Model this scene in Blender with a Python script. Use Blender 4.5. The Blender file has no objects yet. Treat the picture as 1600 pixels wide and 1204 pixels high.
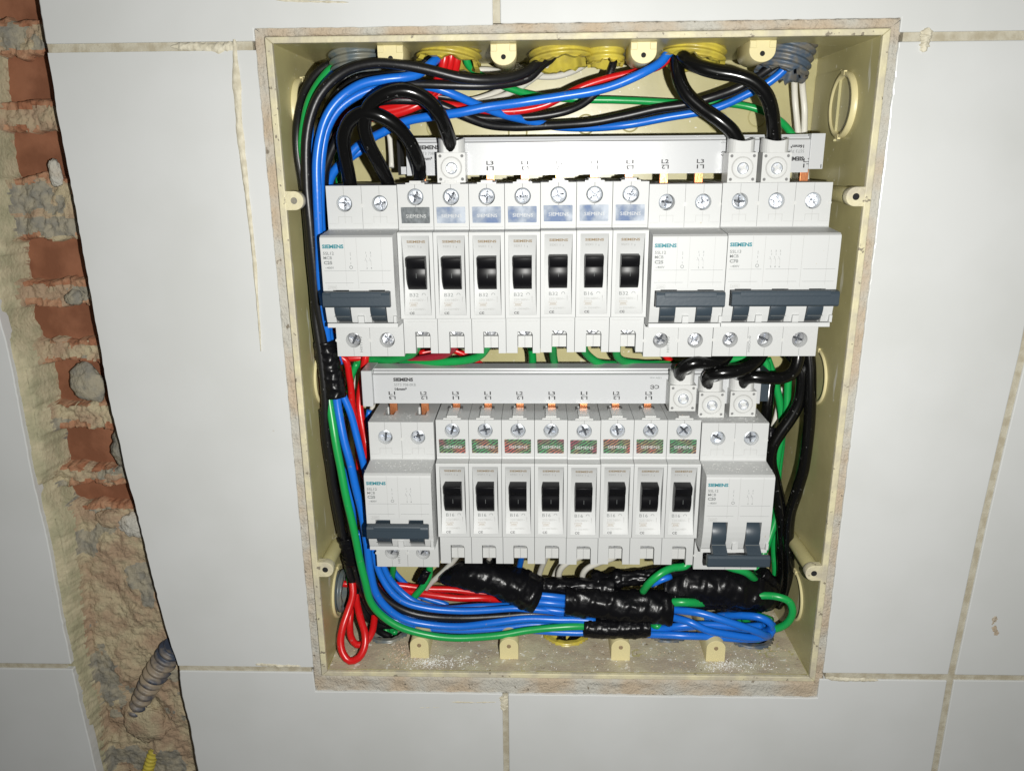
import bpy, bmesh, math, random
import numpy as np
from mathutils import Vector, Matrix
S = 0.001                       # the whole script is written in millimetres
scn = bpy.context.scene
COL = scn.collection
random.seed(4)

# ------------------------------------------------------------------ camera
F_PX, CAM, PIT, YAW, ROL = 1228.888, (-17.092, -394.675, 121.142), 0.28595, 0.032738, -0.0090994
def _rot():
    cp, sp = math.cos(PIT), math.sin(PIT); ct, st = math.cos(YAW), math.sin(YAW); cr, sr = math.cos(ROL), math.sin(ROL)
    B = np.array([[1, 0, 0], [0, 0, -1], [0, 1, 0]], float)
    Rx = np.array([[1, 0, 0], [0, cp, -sp], [0, sp, cp]]); Ry = np.array([[ct, 0, st], [0, 1, 0], [-st, 0, ct]])
    Rz = np.array([[cr, -sr, 0], [sr, cr, 0], [0, 0, 1]])
    return Rz @ Rx @ Ry @ B
ROT = _rot()
cd = bpy.data.cameras.new('camera'); cam = bpy.data.objects.new('camera', cd); COL.objects.link(cam)
cd.sensor_width = 36; cd.lens = 36 * F_PX / 1600; cd.clip_start = 0.01; cd.clip_end = 50
m = Matrix.Identity(4)
for i in range(3):
    m[i][0] = ROT[0][i]; m[i][1] = -ROT[1][i]; m[i][2] = -ROT[2][i]; m[i][3] = CAM[i] * S
cam.matrix_world = m
scn.camera = cam

# ------------------------------------------------------------------ light: the flash beside the lens and a dim room
w = bpy.data.worlds.new('World'); scn.world = w; w.use_nodes = True
w.node_tree.nodes['Background'].inputs[0].default_value = (1.0, 0.985, 0.95, 1)
w.node_tree.nodes['Background'].inputs[1].default_value = 0.06
ld = bpy.data.lights.new('flash', 'AREA'); ld.shape = 'DISK'; ld.size = 0.006; ld.energy = 2.8; ld.color = (1.0, 0.99, 0.95)
flash = bpy.data.objects.new('flash', ld); COL.objects.link(flash)
fm = m.copy(); off = m.to_3x3() @ Vector((0.036, -0.013, 0.0)); fm.translation = m.translation + off
flash.matrix_world = fm
scn.view_settings.view_transform = 'Standard'
scn.view_settings.look = 'None'
scn.view_settings.exposure = 0.0
scn.view_settings.gamma = 1.0

def U(u, v, ax, val):           # a point of the place seen at (u, v), lying on the plane axis[ax] = val
    d = np.array([(u - 800) / F_PX, (v - 602) / F_PX, 1.0]) @ ROT
    t = (val - CAM[ax]) / d[ax]
    return np.array(CAM) + d * t

# ------------------------------------------------------------------ materials
def mat(name, col, rough=0.5, metal=0.0, spec=0.5, bump=0.0, bscale=400, col2=None, cscale=60, cdetail=4, lo=0.4, hi=0.62, coat=0.0, bdist=0.0004):
    mt = bpy.data.materials.new(name); mt.use_nodes = True
    nt = mt.node_tree; N = nt.nodes; L = nt.links; b = N['Principled BSDF']
    b.inputs['Base Color'].default_value = (*col, 1); b.inputs['Roughness'].default_value = rough
    b.inputs['Metallic'].default_value = metal; b.inputs['Specular IOR Level'].default_value = spec
    b.inputs['Coat Weight'].default_value = coat; b.inputs['Coat Roughness'].default_value = 0.12
    geo = N.new('ShaderNodeNewGeometry')
    if col2 is not None:
        n = N.new('ShaderNodeTexNoise'); n.inputs['Scale'].default_value = cscale; n.inputs['Detail'].default_value = cdetail
        L.new(geo.outputs['Position'], n.inputs['Vector'])
        r = N.new('ShaderNodeMapRange'); r.inputs[1].default_value = lo; r.inputs[2].default_value = hi
        L.new(n.outputs['Fac'], r.inputs[0])
        mx = N.new('ShaderNodeMix'); mx.data_type = 'RGBA'
        mx.inputs[6].default_value = (*col, 1); mx.inputs[7].default_value = (*col2, 1)
        L.new(r.outputs[0], mx.inputs[0]); L.new(mx.outputs[2], b.inputs['Base Color'])
    if bump > 0:
        n = N.new('ShaderNodeTexNoise'); n.inputs['Scale'].default_value = bscale; n.inputs['Detail'].default_value = 5
        L.new(geo.outputs['Position'], n.inputs['Vector'])
        bp = N.new('ShaderNodeBump'); bp.inputs['Strength'].default_value = bump; bp.inputs['Distance'].default_value = bdist
        L.new(n.outputs['Fac'], bp.inputs['Height']); L.new(bp.outputs[0], b.inputs['Normal'])
    return mt

M = {}
M['tile'] = mat('glazed_tile', (.60, .61, .605), .24, bump=.06, bscale=18, col2=(.565, .575, .565), cscale=14, cdetail=8, bdist=.002)
M['grout'] = mat('grout', (.47, .44, .35), .9, bump=.6, bscale=900, col2=(.38, .34, .25), cscale=220)
M['grout_light'] = mat('filler', (.62, .58, .46), .85, bump=.8, bscale=700, col2=(.50, .46, .35), cscale=300)
M['cut'] = mat('cut_mortar', (.43, .35, .255), .9, bump=.9, bscale=700, col2=(.44, .425, .375), cscale=38, cdetail=10, lo=.40, hi=.60, bdist=.0012)
M['plaster'] = mat('plaster', (.33, .31, .20), .92, bump=.9, bscale=500, col2=(.45, .40, .27), cscale=90, bdist=.0008)
M['rubble'] = mat('rubble_mortar', (.33, .235, .155), .95, bump=1, bscale=600, col2=(.40, .34, .22), cscale=70, bdist=.001)
M['brickdust'] = mat('broken_brick', (.27, .11, .055), .9, bump=1, bscale=500, col2=(.38, .22, .13), cscale=90, bdist=.001)
M['stone'] = mat('grey_stone', (.30, .27, .20), .95, bump=1, bscale=500, col2=(.20, .19, .16), cscale=160, bdist=.001)
M['brick'] = mat('terracotta', (.17, .062, .028), .8, bump=.6, bscale=300, col2=(.25, .10, .05), cscale=60)
M['box'] = mat('ivory_plastic', (.49, .445, .225), .33, bump=.15, bscale=120, col2=(.38, .345, .17), cscale=25, lo=.35, hi=.65)
M['box_dirty'] = mat('dusty_ivory_plastic', (.50, .46, .32), .7, bump=.6, bscale=700, col2=(.40, .34, .25), cscale=70, lo=.38, hi=.6)
M['boss'] = mat('ivory_boss', (.62, .55, .30), .4, bump=.15, bscale=150)
M['rimm'] = mat('ivory_rim', (.60, .55, .36), .55, bump=.9, bscale=400, col2=(.46, .42, .32), cscale=90, cdetail=8)
M['dust'] = mat('plaster_dust', (.72, .72, .70), .95)
M['crumb'] = mat('mortar_crumb', (.5, .38, .27), .95)
M['white'] = mat('breaker_plastic', (.50, .508, .505), .48, spec=.35, bump=.06, bscale=1500)
M['white2'] = mat('panel_plastic', (.53, .535, .525), .36, spec=.4, bump=.04, bscale=1500)
M['grey'] = mat('bar_plastic', (.49, .50, .51), .27, bump=.03, bscale=900)
M['seam'] = mat('seam', (.16, .16, .16), .8)
M['black'] = mat('toggle_black', (.004, .004, .005), .36, spec=.25)
M['slate'] = mat('handle_slate', (.030, .044, .058), .42, bump=.1, bscale=800)
M['hole'] = mat('dark_inside', (.01, .01, .01), .9)  # near-black; discs of it paint the shade inside openings
M['copper'] = mat('copper', (.70, .27, .12), .35, metal=.9, bump=.2, bscale=900)
M['steel'] = mat('screw_steel', (.78, .82, .88), .36, metal=.75, bump=.4, bscale=420, bdist=.0006)
M['steel_shade'] = mat('screw_recess_shade', (.16, .17, .19), .3, metal=.8, bump=.8, bscale=900)  # darker steel, paints shade on the floor of the cross recess
M['steel_dull'] = mat('screw_steel_dull', (.50, .51, .53), .36, metal=.72, bump=.5, bscale=600, bdist=.0006)
M['lbl_teal'] = mat('ink_teal', (.01, .18, .22), .6)
M['lbl_grey'] = mat('ink_grey', (.16, .17, .17), .6)
M['lbl_lgrey'] = mat('ink_light_grey', (.34, .34, .33), .6)
M['lbl_gold'] = mat('ink_gold', (.26, .19, .11), .5)
M['lbl_black'] = mat('ink_black', (.02, .02, .022), .6)
M['wblack'] = mat('pvc_black', (.006, .006, .007), .38, bump=.15, bscale=400)
M['cable'] = mat('cable_black', (.003, .003, .003), .2, bump=.05, bscale=300)
M['wblue'] = mat('pvc_blue', (.008, .135, .58), .32, bump=.1, bscale=500)
M['wgreen'] = mat('pvc_green', (.008, .30, .065), .34, bump=.1, bscale=500)
M['wred'] = mat('pvc_red', (.56, .009, .010), .3, bump=.1, bscale=500)
M['wmaroon'] = mat('pvc_dull_red', (.33, .018, .035), .4, bump=.1, bscale=500)
M['wwhite'] = mat('pvc_white', (.68, .66, .59), .42, bump=.1, bscale=500)
M['tape'] = mat('tape', (.004, .004, .005), .3, spec=.25, bump=.4, bscale=170, bdist=.0012)
M['cond_grey'] = mat('conduit_grey', (.10, .125, .135), .35, bump=.3, bscale=300, col2=(.17, .17, .14), cscale=150)
M['cond_yel'] = mat('conduit_yellow', (.52, .43, .06), .32, bump=.3, bscale=300, col2=(.38, .31, .06), cscale=120)
M['cond_dusty'] = mat('conduit_dusty', (.035, .045, .07), .5, bump=.6, bscale=500, col2=(.26, .21, .15), cscale=60, cdetail=7, lo=.46, hi=.60)
M['cond_blue'] = mat('conduit_slate', (.06, .085, .12), .45, bump=.5, bscale=400, col2=(.14, .13, .11), cscale=220)

def speckle(mt, col, scale, thr, soft=.02, stretch=None, rough=None):
    nt = mt.node_tree; N = nt.nodes; L = nt.links; b = N['Principled BSDF']
    geo = N.new('ShaderNodeNewGeometry'); n = N.new('ShaderNodeTexNoise'); n.inputs['Scale'].default_value = scale; n.inputs['Detail'].default_value = 3
    if stretch:
        mp = N.new('ShaderNodeMapping'); mp.inputs['Scale'].default_value = stretch; L.new(geo.outputs['Position'], mp.inputs[0]); L.new(mp.outputs[0], n.inputs['Vector'])
    else: L.new(geo.outputs['Position'], n.inputs['Vector'])
    r = N.new('ShaderNodeMapRange'); r.inputs[1].default_value = thr; r.inputs[2].default_value = thr + soft; L.new(n.outputs['Fac'], r.inputs[0])
    mx = N.new('ShaderNodeMix'); mx.data_type = 'RGBA'; mx.inputs[7].default_value = (*col, 1)
    src = b.inputs['Base Color'].links[0].from_socket if b.inputs['Base Color'].links else None
    if src: L.new(src, mx.inputs[6])
    else: mx.inputs[6].default_value = b.inputs['Base Color'].default_value
    L.new(r.outputs[0], mx.inputs[0]); L.new(mx.outputs[2], b.inputs['Base Color'])
for k_ in ('wblack', 'wblue', 'wgreen', 'wred', 'cable'): speckle(M[k_], tuple(min(.8, c * .5 + .12) for c in M[k_].node_tree.nodes['Principled BSDF'].inputs['Base Color'].default_value[:3]), 520, .69, .05)
speckle(M['box'], (.62, .60, .48), 90, .66, .06, (1.0, 1.6, .35))
speckle(M['box'], (.70, .68, .60), 420, .70, .04)
speckle(M['box_dirty'], (.66, .64, .56), 260, .63, .05)
speckle(M['box_dirty'], (.20, .15, .10), 380, .69, .03)
speckle(M['tile'], (.45, .42, .34), 130, .765, .02)
speckle(M['rimm'], (.22, .19, .14), 300, .66, .04)
speckle(M['cut'], (.20, .17, .13), 260, .68, .04)
speckle(M['white'], (.42, .38, .29), 420, .76, .02)
def mat_foil(name, holo):
    mt = mat(name, (.5, .55, .62), .5 if not holo else .34, metal=.0 if not holo else .2, spec=.15, bump=.5, bscale=350, bdist=.0004)
    nt = mt.node_tree; N = nt.nodes; L = nt.links; b = N['Principled BSDF']
    geo = N.new('ShaderNodeNewGeometry')
    if holo:
        mp = N.new('ShaderNodeMapping'); mp.inputs['Rotation'].default_value = (0, math.radians(32), 0)
        L.new(geo.outputs['Position'], mp.inputs[0])
        wv = N.new('ShaderNodeTexWave'); wv.bands_direction = 'Z'; wv.inputs['Scale'].default_value = 230
        wv.inputs['Distortion'].default_value = 3.5; wv.inputs['Detail'].default_value = 3; wv.inputs['Detail Scale'].default_value = 3
        L.new(mp.outputs[0], wv.inputs[0])
        n = N.new('ShaderNodeTexNoise'); n.inputs['Scale'].default_value = 75; L.new(geo.outputs['Position'], n.inputs['Vector'])
        hue = N.new('ShaderNodeValToRGB'); e = hue.color_ramp.elements
        e[0].position = .38; e[0].color = (.55, .16, .13, 1); e[1].position = .66; e[1].color = (.34, .10, .13, 1)
        k = hue.color_ramp.elements.new(.54); k.color = (.10, .36, .16, 1)
        L.new(n.outputs['Fac'], hue.inputs[0])
        r = N.new('ShaderNodeMapRange'); r.inputs[1].default_value = .45; r.inputs[2].default_value = .8
        L.new(wv.outputs['Fac'], r.inputs[0])
        mx = N.new('ShaderNodeMix'); mx.data_type = 'RGBA'; mx.inputs[6].default_value = (.085, .08, .085, 1)
        L.new(r.outputs[0], mx.inputs[0]); L.new(hue.outputs[0], mx.inputs[7]); L.new(mx.outputs[2], b.inputs['Base Color'])
    else:
        n = N.new('ShaderNodeTexNoise'); n.inputs['Scale'].default_value = 140; n.inputs['Detail'].default_value = 6
        L.new(geo.outputs['Position'], n.inputs['Vector'])
        rp = N.new('ShaderNodeValToRGB'); e = rp.color_ramp.elements
        e[0].position = .36; e[0].color = (.12, .17, .29, 1); e[1].position = .66; e[1].color = (.42, .46, .52, 1)
        k = rp.color_ramp.elements.new(.48); k.color = (.24, .28, .35, 1)
        L.new(n.outputs['Fac'], rp.inputs[0]); L.new(rp.outputs[0], b.inputs['Base Color'])
    return mt
M['foil'] = mat_foil('silver_foil', False)
M['holo'] = mat_foil('hologram_foil', True)
M['foil_dark'] = mat('dark_foil', (.075, .085, .09), .45, metal=.3, bump=.4, bscale=400, col2=(.14, .155, .165), cscale=160)

# ------------------------------------------------------------------ mesh helpers
class MB:
    def __init__(s): s.v = []; s.f = []; s.m = []; s.mats = []; s.sm = []
    def mi(s, name):
        if name not in s.mats: s.mats.append(name)
        return s.mats.index(name)
    def raw(s, vs, fs, mt, smooth=False):
        o = len(s.v); s.v += [tuple(map(float, p)) for p in vs]; k = s.mi(mt)
        for f in fs: s.f.append([i + o for i in f]); s.m.append(k); s.sm.append(smooth)
        return s
    def box(s, x0, x1, y0, y1, z0, z1, mt):
        v = [(x, y, z) for x in (x0, x1) for y in (y0, y1) for z in (z0, z1)]
        return s.raw(v, [(0, 1, 3, 2), (4, 6, 7, 5), (0, 4, 5, 1), (2, 3, 7, 6), (0, 2, 6, 4), (1, 5, 7, 3)], mt)
    def prismx(s, prof, x0, x1, mt, smooth=False):          # prof: list of (y, z)
        n = len(prof); v = [(x0, y, z) for y, z in prof] + [(x1, y, z) for y, z in prof]
        s.raw(v, [list(range(n)), list(range(2 * n - 1, n - 1, -1))], mt)
        o = len(s.v) - 2 * n; k = s.mi(mt)
        for i in range(n):
            j = (i + 1) % n; s.f.append([o + i, o + n + i, o + n + j, o + j]); s.m.append(k); s.sm.append(smooth)
        return s
    def prismy(s, poly, y0, y1, mt, smooth=False):          # poly: list of (x, z)
        n = len(poly); v = [(x, y0, z) for x, z in poly] + [(x, y1, z) for x, z in poly]
        f = [list(range(n)), list(range(2 * n - 1, n - 1, -1))] + [[i, n + i, n + (i + 1) % n, (i + 1) % n] for i in range(n)]
        s.raw(v, f[:2], mt); o = len(s.v) - 2 * n; k = s.mi(mt)
        for q in f[2:]: s.f.append([a + o for a in q]); s.m.append(k); s.sm.append(smooth)
        return s
    def cyl(s, c, axis, r, h, mt, n=24, r2=None, smooth=True):   # from c along axis (unit vec) for h
        a = Vector(axis).normalized(); t = a.orthogonal().normalized(); b = a.cross(t); r2 = r if r2 is None else r2
        c = Vector(c); v = []
        for k, (rr, d) in enumerate(((r, 0), (r2, h))):
            for i in range(n):
                q = 2 * math.pi * i / n; v.append(c + a * d + t * rr * math.cos(q) + b * rr * math.sin(q))
        s.raw(v, [list(range(n - 1, -1, -1)), list(range(n, 2 * n))], mt)
        o = len(s.v) - 2 * n; k = s.mi(mt)
        for i in range(n):
            j = (i + 1) % n; s.f.append([o + i, o + j, o + n + j, o + n + i]); s.m.append(k); s.sm.append(smooth)
        return s
    def mesh(s, name, fix=True):
        me = bpy.data.meshes.new(name)
        me.from_pydata([(x * S, y * S, z * S) for x, y, z in s.v], [], s.f)
        for n_ in s.mats: me.materials.append(M[n_])
        me.polygons.foreach_set('material_index', s.m); me.polygons.foreach_set('use_smooth', s.sm)
        if fix:
            bm = bmesh.new(); bm.from_mesh(me); bmesh.ops.recalc_face_normals(bm, faces=bm.faces); bm.to_mesh(me); bm.free()
        me.update(); return me
    def build(s, name, parent=None, loc=None, fix=True, bevel=0):
        me = s.mesh(name, fix)
        return link(name, me, parent, loc, bevel)

def link(name, me, parent=None, loc=None, bevel=0):
    o = bpy.data.objects.new(name, me); COL.objects.link(o)
    if parent is not None: o.parent = parent
    if loc is not None: o.location = [c * S for c in loc]
    if bevel:
        b = o.modifiers.new('bevel', 'BEVEL'); b.width = bevel * S; b.segments = 2; b.limit_method = 'ANGLE'; b.angle_limit = math.radians(40); b.harden_normals = False
    return o

def baked(o):                    # apply an object's modifiers into plain mesh data
    bpy.context.view_layer.update()
    dg = bpy.context.evaluated_depsgraph_get()
    me = bpy.data.meshes.new_from_object(o.evaluated_get(dg)); o.modifiers.clear(); o.data = me
    return o

def boolcut(o, cutters, bevel=0):
    tmp = []
    for i, c in enumerate(cutters):
        t = c.build('cutter'); t.parent = o.parent; t.location = o.location; tmp.append(t)
        md = o.modifiers.new('b%d' % i, 'BOOLEAN'); md.operation = 'DIFFERENCE'; md.object = t; md.solver = 'EXACT'
    if bevel:
        b = o.modifiers.new('bevel', 'BEVEL'); b.width = bevel * S; b.segments = 2; b.limit_method = 'ANGLE'; b.angle_limit = math.radians(40)
    baked(o)
    for t in tmp: bpy.data.objects.remove(t, do_unlink=True)
    return o

def merge(o, mb):                # add the pieces of an MB to a baked mesh object
    me2 = mb.mesh('tmp'); bm = bmesh.new(); bm.from_mesh(o.data)
    mats = [mm for mm in o.data.materials]; remap = {}
    for i, mm in enumerate(me2.materials):
        if mm not in mats: mats.append(mm); o.data.materials.append(mm)
        remap[i] = mats.index(mm)
    n0 = len(bm.faces); bm.from_mesh(me2); bm.faces.ensure_lookup_table()
    for f in bm.faces[n0:]: f.material_index = remap[f.material_index]
    bm.to_mesh(o.data); bm.free(); o.data.update()
    return o

def thing(name, loc, label, cat, group=None):
    o = bpy.data.objects.new(name, None); COL.objects.link(o); o.location = [c * S for c in loc]; o.empty_display_size = .01
    return tag(o, label, cat, group)
def tag(o, label, cat, group=None, kind=None):
    o['label'] = label; o['category'] = cat
    if group: o['group'] = group
    if kind: o['kind'] = kind
    return o
def copy_tree(o, loc, label, parent=None):
    c = o.copy(); COL.objects.link(c)
    if parent is None: c.location = [q * S for q in loc]; c['label'] = label
    else: c.parent = parent
    for ch in [k for k in ALLCH.get(o.name, [])]: 
        d = copy_tree(ch, None, None, c); ALLCH.setdefault(c.name, []).append(d)
    return c
ALLCH = {}
def index_children(root):
    ALLCH[root.name] = list(root.children)
    for ch in root.children: index_children(ch)

_txt = {}
def text2d(s, bold=0.0):
    key = (s, bold)
    if key in _txt: return _txt[key]
    cu = bpy.data.curves.new('t', 'FONT'); cu.body = s; cu.size = 1.0; cu.resolution_u = 2; cu.offset = bold; cu.fill_mode = 'BOTH'
    o = bpy.data.objects.new('t', cu); COL.objects.link(o); bpy.context.view_layer.update()
    me = bpy.data.meshes.new_from_object(o.evaluated_get(bpy.context.evaluated_depsgraph_get()))
    vs = [(v.co.x, v.co.y) for v in me.vertices]; fs = [list(p.vertices) for p in me.polygons]
    bpy.data.objects.remove(o, do_unlink=True)
    x0 = min(v[0] for v in vs); x1 = max(v[0] for v in vs); y0 = min(v[1] for v in vs); y1 = max(v[1] for v in vs)
    _txt[key] = ([(a - x0, b - y0) for a, b in vs], fs, x1 - x0, y1 - y0)
    return _txt[key]
def put(mb, s, x, z, y, h, mt, width=None, rot=0, bold=0.012):
    """text s on a face looking towards -y; (x, z) lower left corner of the word, h its height, rot in degrees"""
    vs, fs, W, H = text2d(s, bold); sc = h / H; sx = sc if width is None else width / W
    c, q = math.cos(math.radians(rot)), math.sin(math.radians(rot)); out = []
    for a, b in vs:
        a *= sx; b *= sc; out.append((x + a * c - b * q, y if not callable(y) else y(z + a * q + b * c), z + a * q + b * c))
    mb.raw(out, fs, mt)
def line(mb, x0, x1, z0, z1, y, mt, t=.12):
    if abs(x1 - x0) < 1e-6: mb.box(x0 - t / 2, x0 + t / 2, y, y + .05, z0, z1, mt)
    else: mb.box(x0, x1, y, y + .05, z0 - t / 2, z0 + t / 2, mt)

rng = np.random.RandomState(7)
_perm = rng.rand(64, 64, 64)
def vnoise(x, y, z=0.0):
    x = np.asarray(x, float); y = np.asarray(y, float) + 0 * x; z = np.asarray(z, float) + 0 * x
    xi, yi, zi = np.floor(x).astype(int), np.floor(y).astype(int), np.floor(z).astype(int)
    fx, fy, fz = x - xi, y - yi, z - zi
    fx, fy, fz = [t * t * (3 - 2 * t) for t in (fx, fy, fz)]
    g = lambda a, b, c: _perm[(xi + a) % 64, (yi + b) % 64, (zi + c) % 64]
    l = lambda a, b, t: a + (b - a) * t
    return l(l(l(g(0,0,0), g(1,0,0), fx), l(g(0,1,0), g(1,1,0), fx), fy), l(l(g(0,0,1), g(1,0,1), fx), l(g(0,1,1), g(1,1,1), fx), fy), fz) * 2 - 1
def fbm(x, y, z=0.0, o=4):
    r = 0; a = 1; 
    for i in range(o): r = r + a * vnoise(np.asarray(x) * 2 ** i + 7.3 * i, np.asarray(y) * 2 ** i + 3.1 * i, np.asarray(z) * 2.0 ** i); a *= .5
    return r / 1.9

BRX = -15.5
def interp(pts, t):              # piecewise linear x(z) through (x, z) pairs
    a = sorted((z, x) for x, z in pts); return np.interp(t, [p[0] for p in a], [p[1] for p in a])

# ------------------------------------------------------------------ the tiled wall
CH_R = [(-248.6, 260), (-248.5, 191.8), (-248.8, 178.1), (-248.3, 160.4), (-248.6, 139.3), (-247.8, 121.5), (-247.2, 102.2), (-246.8, 73.7), (-246.3, 46.1), (-245.8, 23.6), (-245.6, -3.6), (-243.8, -25.0), (-242.5, -49.4), (-240.5, -62.0), (-237.6, -102.2), (-235.1, -130.0), (-232.0, -155.3), (-229.6, -166.2), (-230.2, -188.6), (-228.0, -211.5), (-227.3, -244.2), (-226, -330)]
TL_R = [(-298.5, 260), (-297.5, 120), (-296.7, 40.5), (-295.3, 18.8), (-295.6, -11.9), (-295.8, -49.7), (-294.2, -87.3), (-294.8, -145.2), (-293.6, -195.4), (-291.8, -240.6), (-291, -330)]
BR_L = [(-270, 260), (-268.4, 184.7), (-268.4, 164.3), (-271.9, 139.5), (-272.6, 110.7), (-272.8, 86.7), (-276.5, 65.1), (-278.3, 37.0), (-275.4, 24.7), (-271.5, 9.6), (-271.7, -24.0), (-273.1, -46.5), (-277.1, -55.1), (-268.8, -83.9), (-271.6, -119.9), (-275.0, -162.8), (-273.7, -204.3), (-275.8, -245.4), (-276, -330)]
def edge(pts, z0, z1, step=2.5, jit=.35, seed=1):
    n = max(2, int(abs(z1 - z0) / step)); zs = np.linspace(z0, z1, n)
    xs = interp(pts, zs) + jit * fbm(zs * .35, zs * 0 + seed) 
    return [(float(a), float(b)) for a, b in zip(xs, zs)]
def rough_h(x0, x1, z, step=2.5, jit=.3, seed=1):
    n = max(2, int(abs(x1 - x0) / step)); xs = np.linspace(x0, x1, n)
    zs = z + jit * fbm(xs * .35, xs * 0 + seed); return [(float(a), float(b)) for a, b in zip(xs, zs)]
wall = thing('tiled_wall', (0, 0, 0), 'white glazed tile wall with beige grout round the open electrical box', 'wall')
wall['kind'] = 'structure'
def tile(poly, name='wall_tile'):
    return MB().prismy(poly, 0, 7.5, 'tile').build(name, wall, bevel=.55)
HT, HB = 170.8, -170.0
HX, HZT, HZB = 148.9, 178.2, -185.0
jl = [(230.2, 40), (225.5, -54.8), (221.3, -168)]
jup = [(231.5, 172.5), (230.2, 40)]
JR = [(231.5, 260), (231.5, 172.5), (229.6, 24), (225.2, -54.8), (221.6, -168), (221.6, -330)]
def jr(dx, z0, z1): return [(x + dx, z) for x, z in [(float(interp(JR, z)), z) for z in np.linspace(z0, z1, 8)]]
tile(edge(CH_R, 172.8, 300, seed=2) + [(-37.3, 300), (-37.3, HZT)] + rough_h(-37.5, -HX, HZT, seed=3)[1:] + [(-HX, 172.8)])
tile([(-33.9, 300)] + jr(-1.9, 300, 172.8) + [(HX - .6, 172.8)] + rough_h(HX - .6, -33.9, HZT + .6, seed=4))
tile([(233.5, 300), (520, 300), (520, 172.6), (233.5, 172.6)])
tile(edge(CH_R, -168, 168.9, seed=5) + rough_h(-246, -HX, 168.9, jit=.1)[1:] + edge([(-HX, 200), (-HX, -200)], 168.9, -168, seed=6))
tile(edge([(HX - .4, 200), (HX - .4, -200)], -168.2, 168.9, seed=7) + jr(-1.9, 168.9, -168.2))
tile(jr(1.9, -168.4, 168.7) + [(520, 168.7), (520, -168.4)])
tile(edge(CH_R, -300, -171.8, seed=8) + [(-HX - .4, -171.8), (-HX, HZB)] + rough_h(-HX + 1, -37.3, HZB, seed=9) + [(-37.3, -300)])
tile([(-33.9, -300), (-33.9, HZB - .3)] + rough_h(-33, HX - 2, HZB - .3, seed=10) + [(HX - 2, -172.3)] + jr(-1.9, -172.3, -300))
tile(jr(1.9, -300, -172.0) + [(520, -172.0), (520, -300)])
tile([(-520, -168)] + [(-520, 300)] + edge(TL_R, 300, -168, seed=11))
tile([(-520, -300), (-520, -171.4)] + edge(TL_R, -171.4, -300, seed=12))
g = MB()                         # grout bed right of the channel, with a hole for the box
def bedpoly(poly): g.prismy(poly, 1.1, 8.5, 'grout')
bedpoly(edge(CH_R, -302, 302, jit=0) + [(-150.5, 302), (-150.5, -302)][:2])
bedpoly([(-150.5, 302), (-150.5, HZT + 1), (150.5, HZT + 1), (150.5, 302)])
bedpoly([(-150.5, HZB - 1), (-150.5, -302), (150.5, -302), (150.5, HZB - 1)])
bedpoly([(150.5, 302), (150.5, -302), (522, -302), (522, 302)])
bedpoly([(-522, -302), (-522, 302)] + edge([(x - 4, z) for x, z in TL_R], 302, -302, jit=0))
g.build('grout_bed', wall)
b = MB(); b.box(-522, -300, 8.7, 60, -302, 302, 'rubble'); b.box(-300, -227, 44, 60, -302, 302, 'brick')
b.box(-225, -152, 8.7, 60, -302, 302, 'rubble'); b.box(152, 522, 8.7, 60, -302, 302, 'rubble')
b.box(-152, 152, 8.7, 60, 180, 302, 'rubble'); b.box(-152, 152, 8.7, 60, -302, -187, 'rubble')
b.build('masonry_core', wall)

# mortar collar between the tiles' cut edges and the plastic box
def strip_grid(P0, P1, n, k, yfun, mt, mb, seed, width_noise=.5, thick=6):
    """a rough ribbon between polyline ends P0->P1 (inner edge) given as functions t->(x,z)"""
    vs = []; 
    for i in range(n + 1):
        t = i / n; a = np.array(P0(t)); c = np.array(P1(t))
        for j in range(k + 1):
            s = j / k; p = a + (c - a) * s
            y = yfun(t, s, p)
            vs.append((p[0], y, p[1]))
    fs = [[i * (k + 1) + j, i * (k + 1) + j + 1, (i + 1) * (k + 1) + j + 1, (i + 1) * (k + 1) + j] for i in range(n) for j in range(k)]
    o = len(vs)                                     # back sheet and skirt give it thickness
    vs2 = [(x, y + thick, z) for x, y, z in vs]
    fs2 = [[q + o for q in f[::-1]] for f in fs]
    rim = [i * (k + 1) for i in range(n + 1)]; rim2 = [i * (k + 1) + k for i in range(n + 1)]
    sk = [[rim[i], rim[i + 1], rim[i + 1] + o, rim[i] + o] for i in range(n)] + [[rim2[i + 1], rim2[i], rim2[i] + o, rim2[i + 1] + o] for i in range(n)]
    mb.raw(vs + vs2, fs + fs2 + sk, mt, True)
col = MB()
def yf(seed, amp=.9, base=1.2, inn=1):
    def f(t, s, p):
        e = s if inn else 1 - s
        return base + 3.0 * max(0, e - .82) / .18 * (1 + float(vnoise(p[0] * .15, p[1] * .15, seed + 3))) + amp * float(fbm(p[0] * .22, p[1] * .22, seed)) + (.9 * float(vnoise(p[0] * .9, p[1] * .9, seed)))* .4
    return f
IX, IZT, IZB = 144.2, 174.7, -173.4   # outside of the box's rim
strip_grid(lambda t: (-HX - .3, HZT - 363.2 * t), lambda t: (-IX + .2, IZT + .5 - 350 * t), 260, 7, yf(1), 'cut', col, 1)
strip_grid(lambda t: (IX - .2, IZT - 350 * t), lambda t: (HX + .1, HZT - 363.5 * t), 260, 7, yf(2, inn=0), 'cut', col, 2)
strip_grid(lambda t: (-HX + 2 * HX * t, HZT + .6), lambda t: (-IX + 2 * IX * t, IZT), 220, 5, yf(3, .6, .9), 'cut', col, 3)
strip_grid(lambda t: (-IX + 2 * IX * t, IZB + .3 - 1.5 * t), lambda t: (-HX + 2 * HX * t, HZB - .6), 220, 12, yf(4, .9, 1.6, 0), 'cut', col, 4)
tag(col.build('mortar_collar'), 'rough brownish mortar strip filling the gap between tiles and ivory box', 'mortar')

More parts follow.
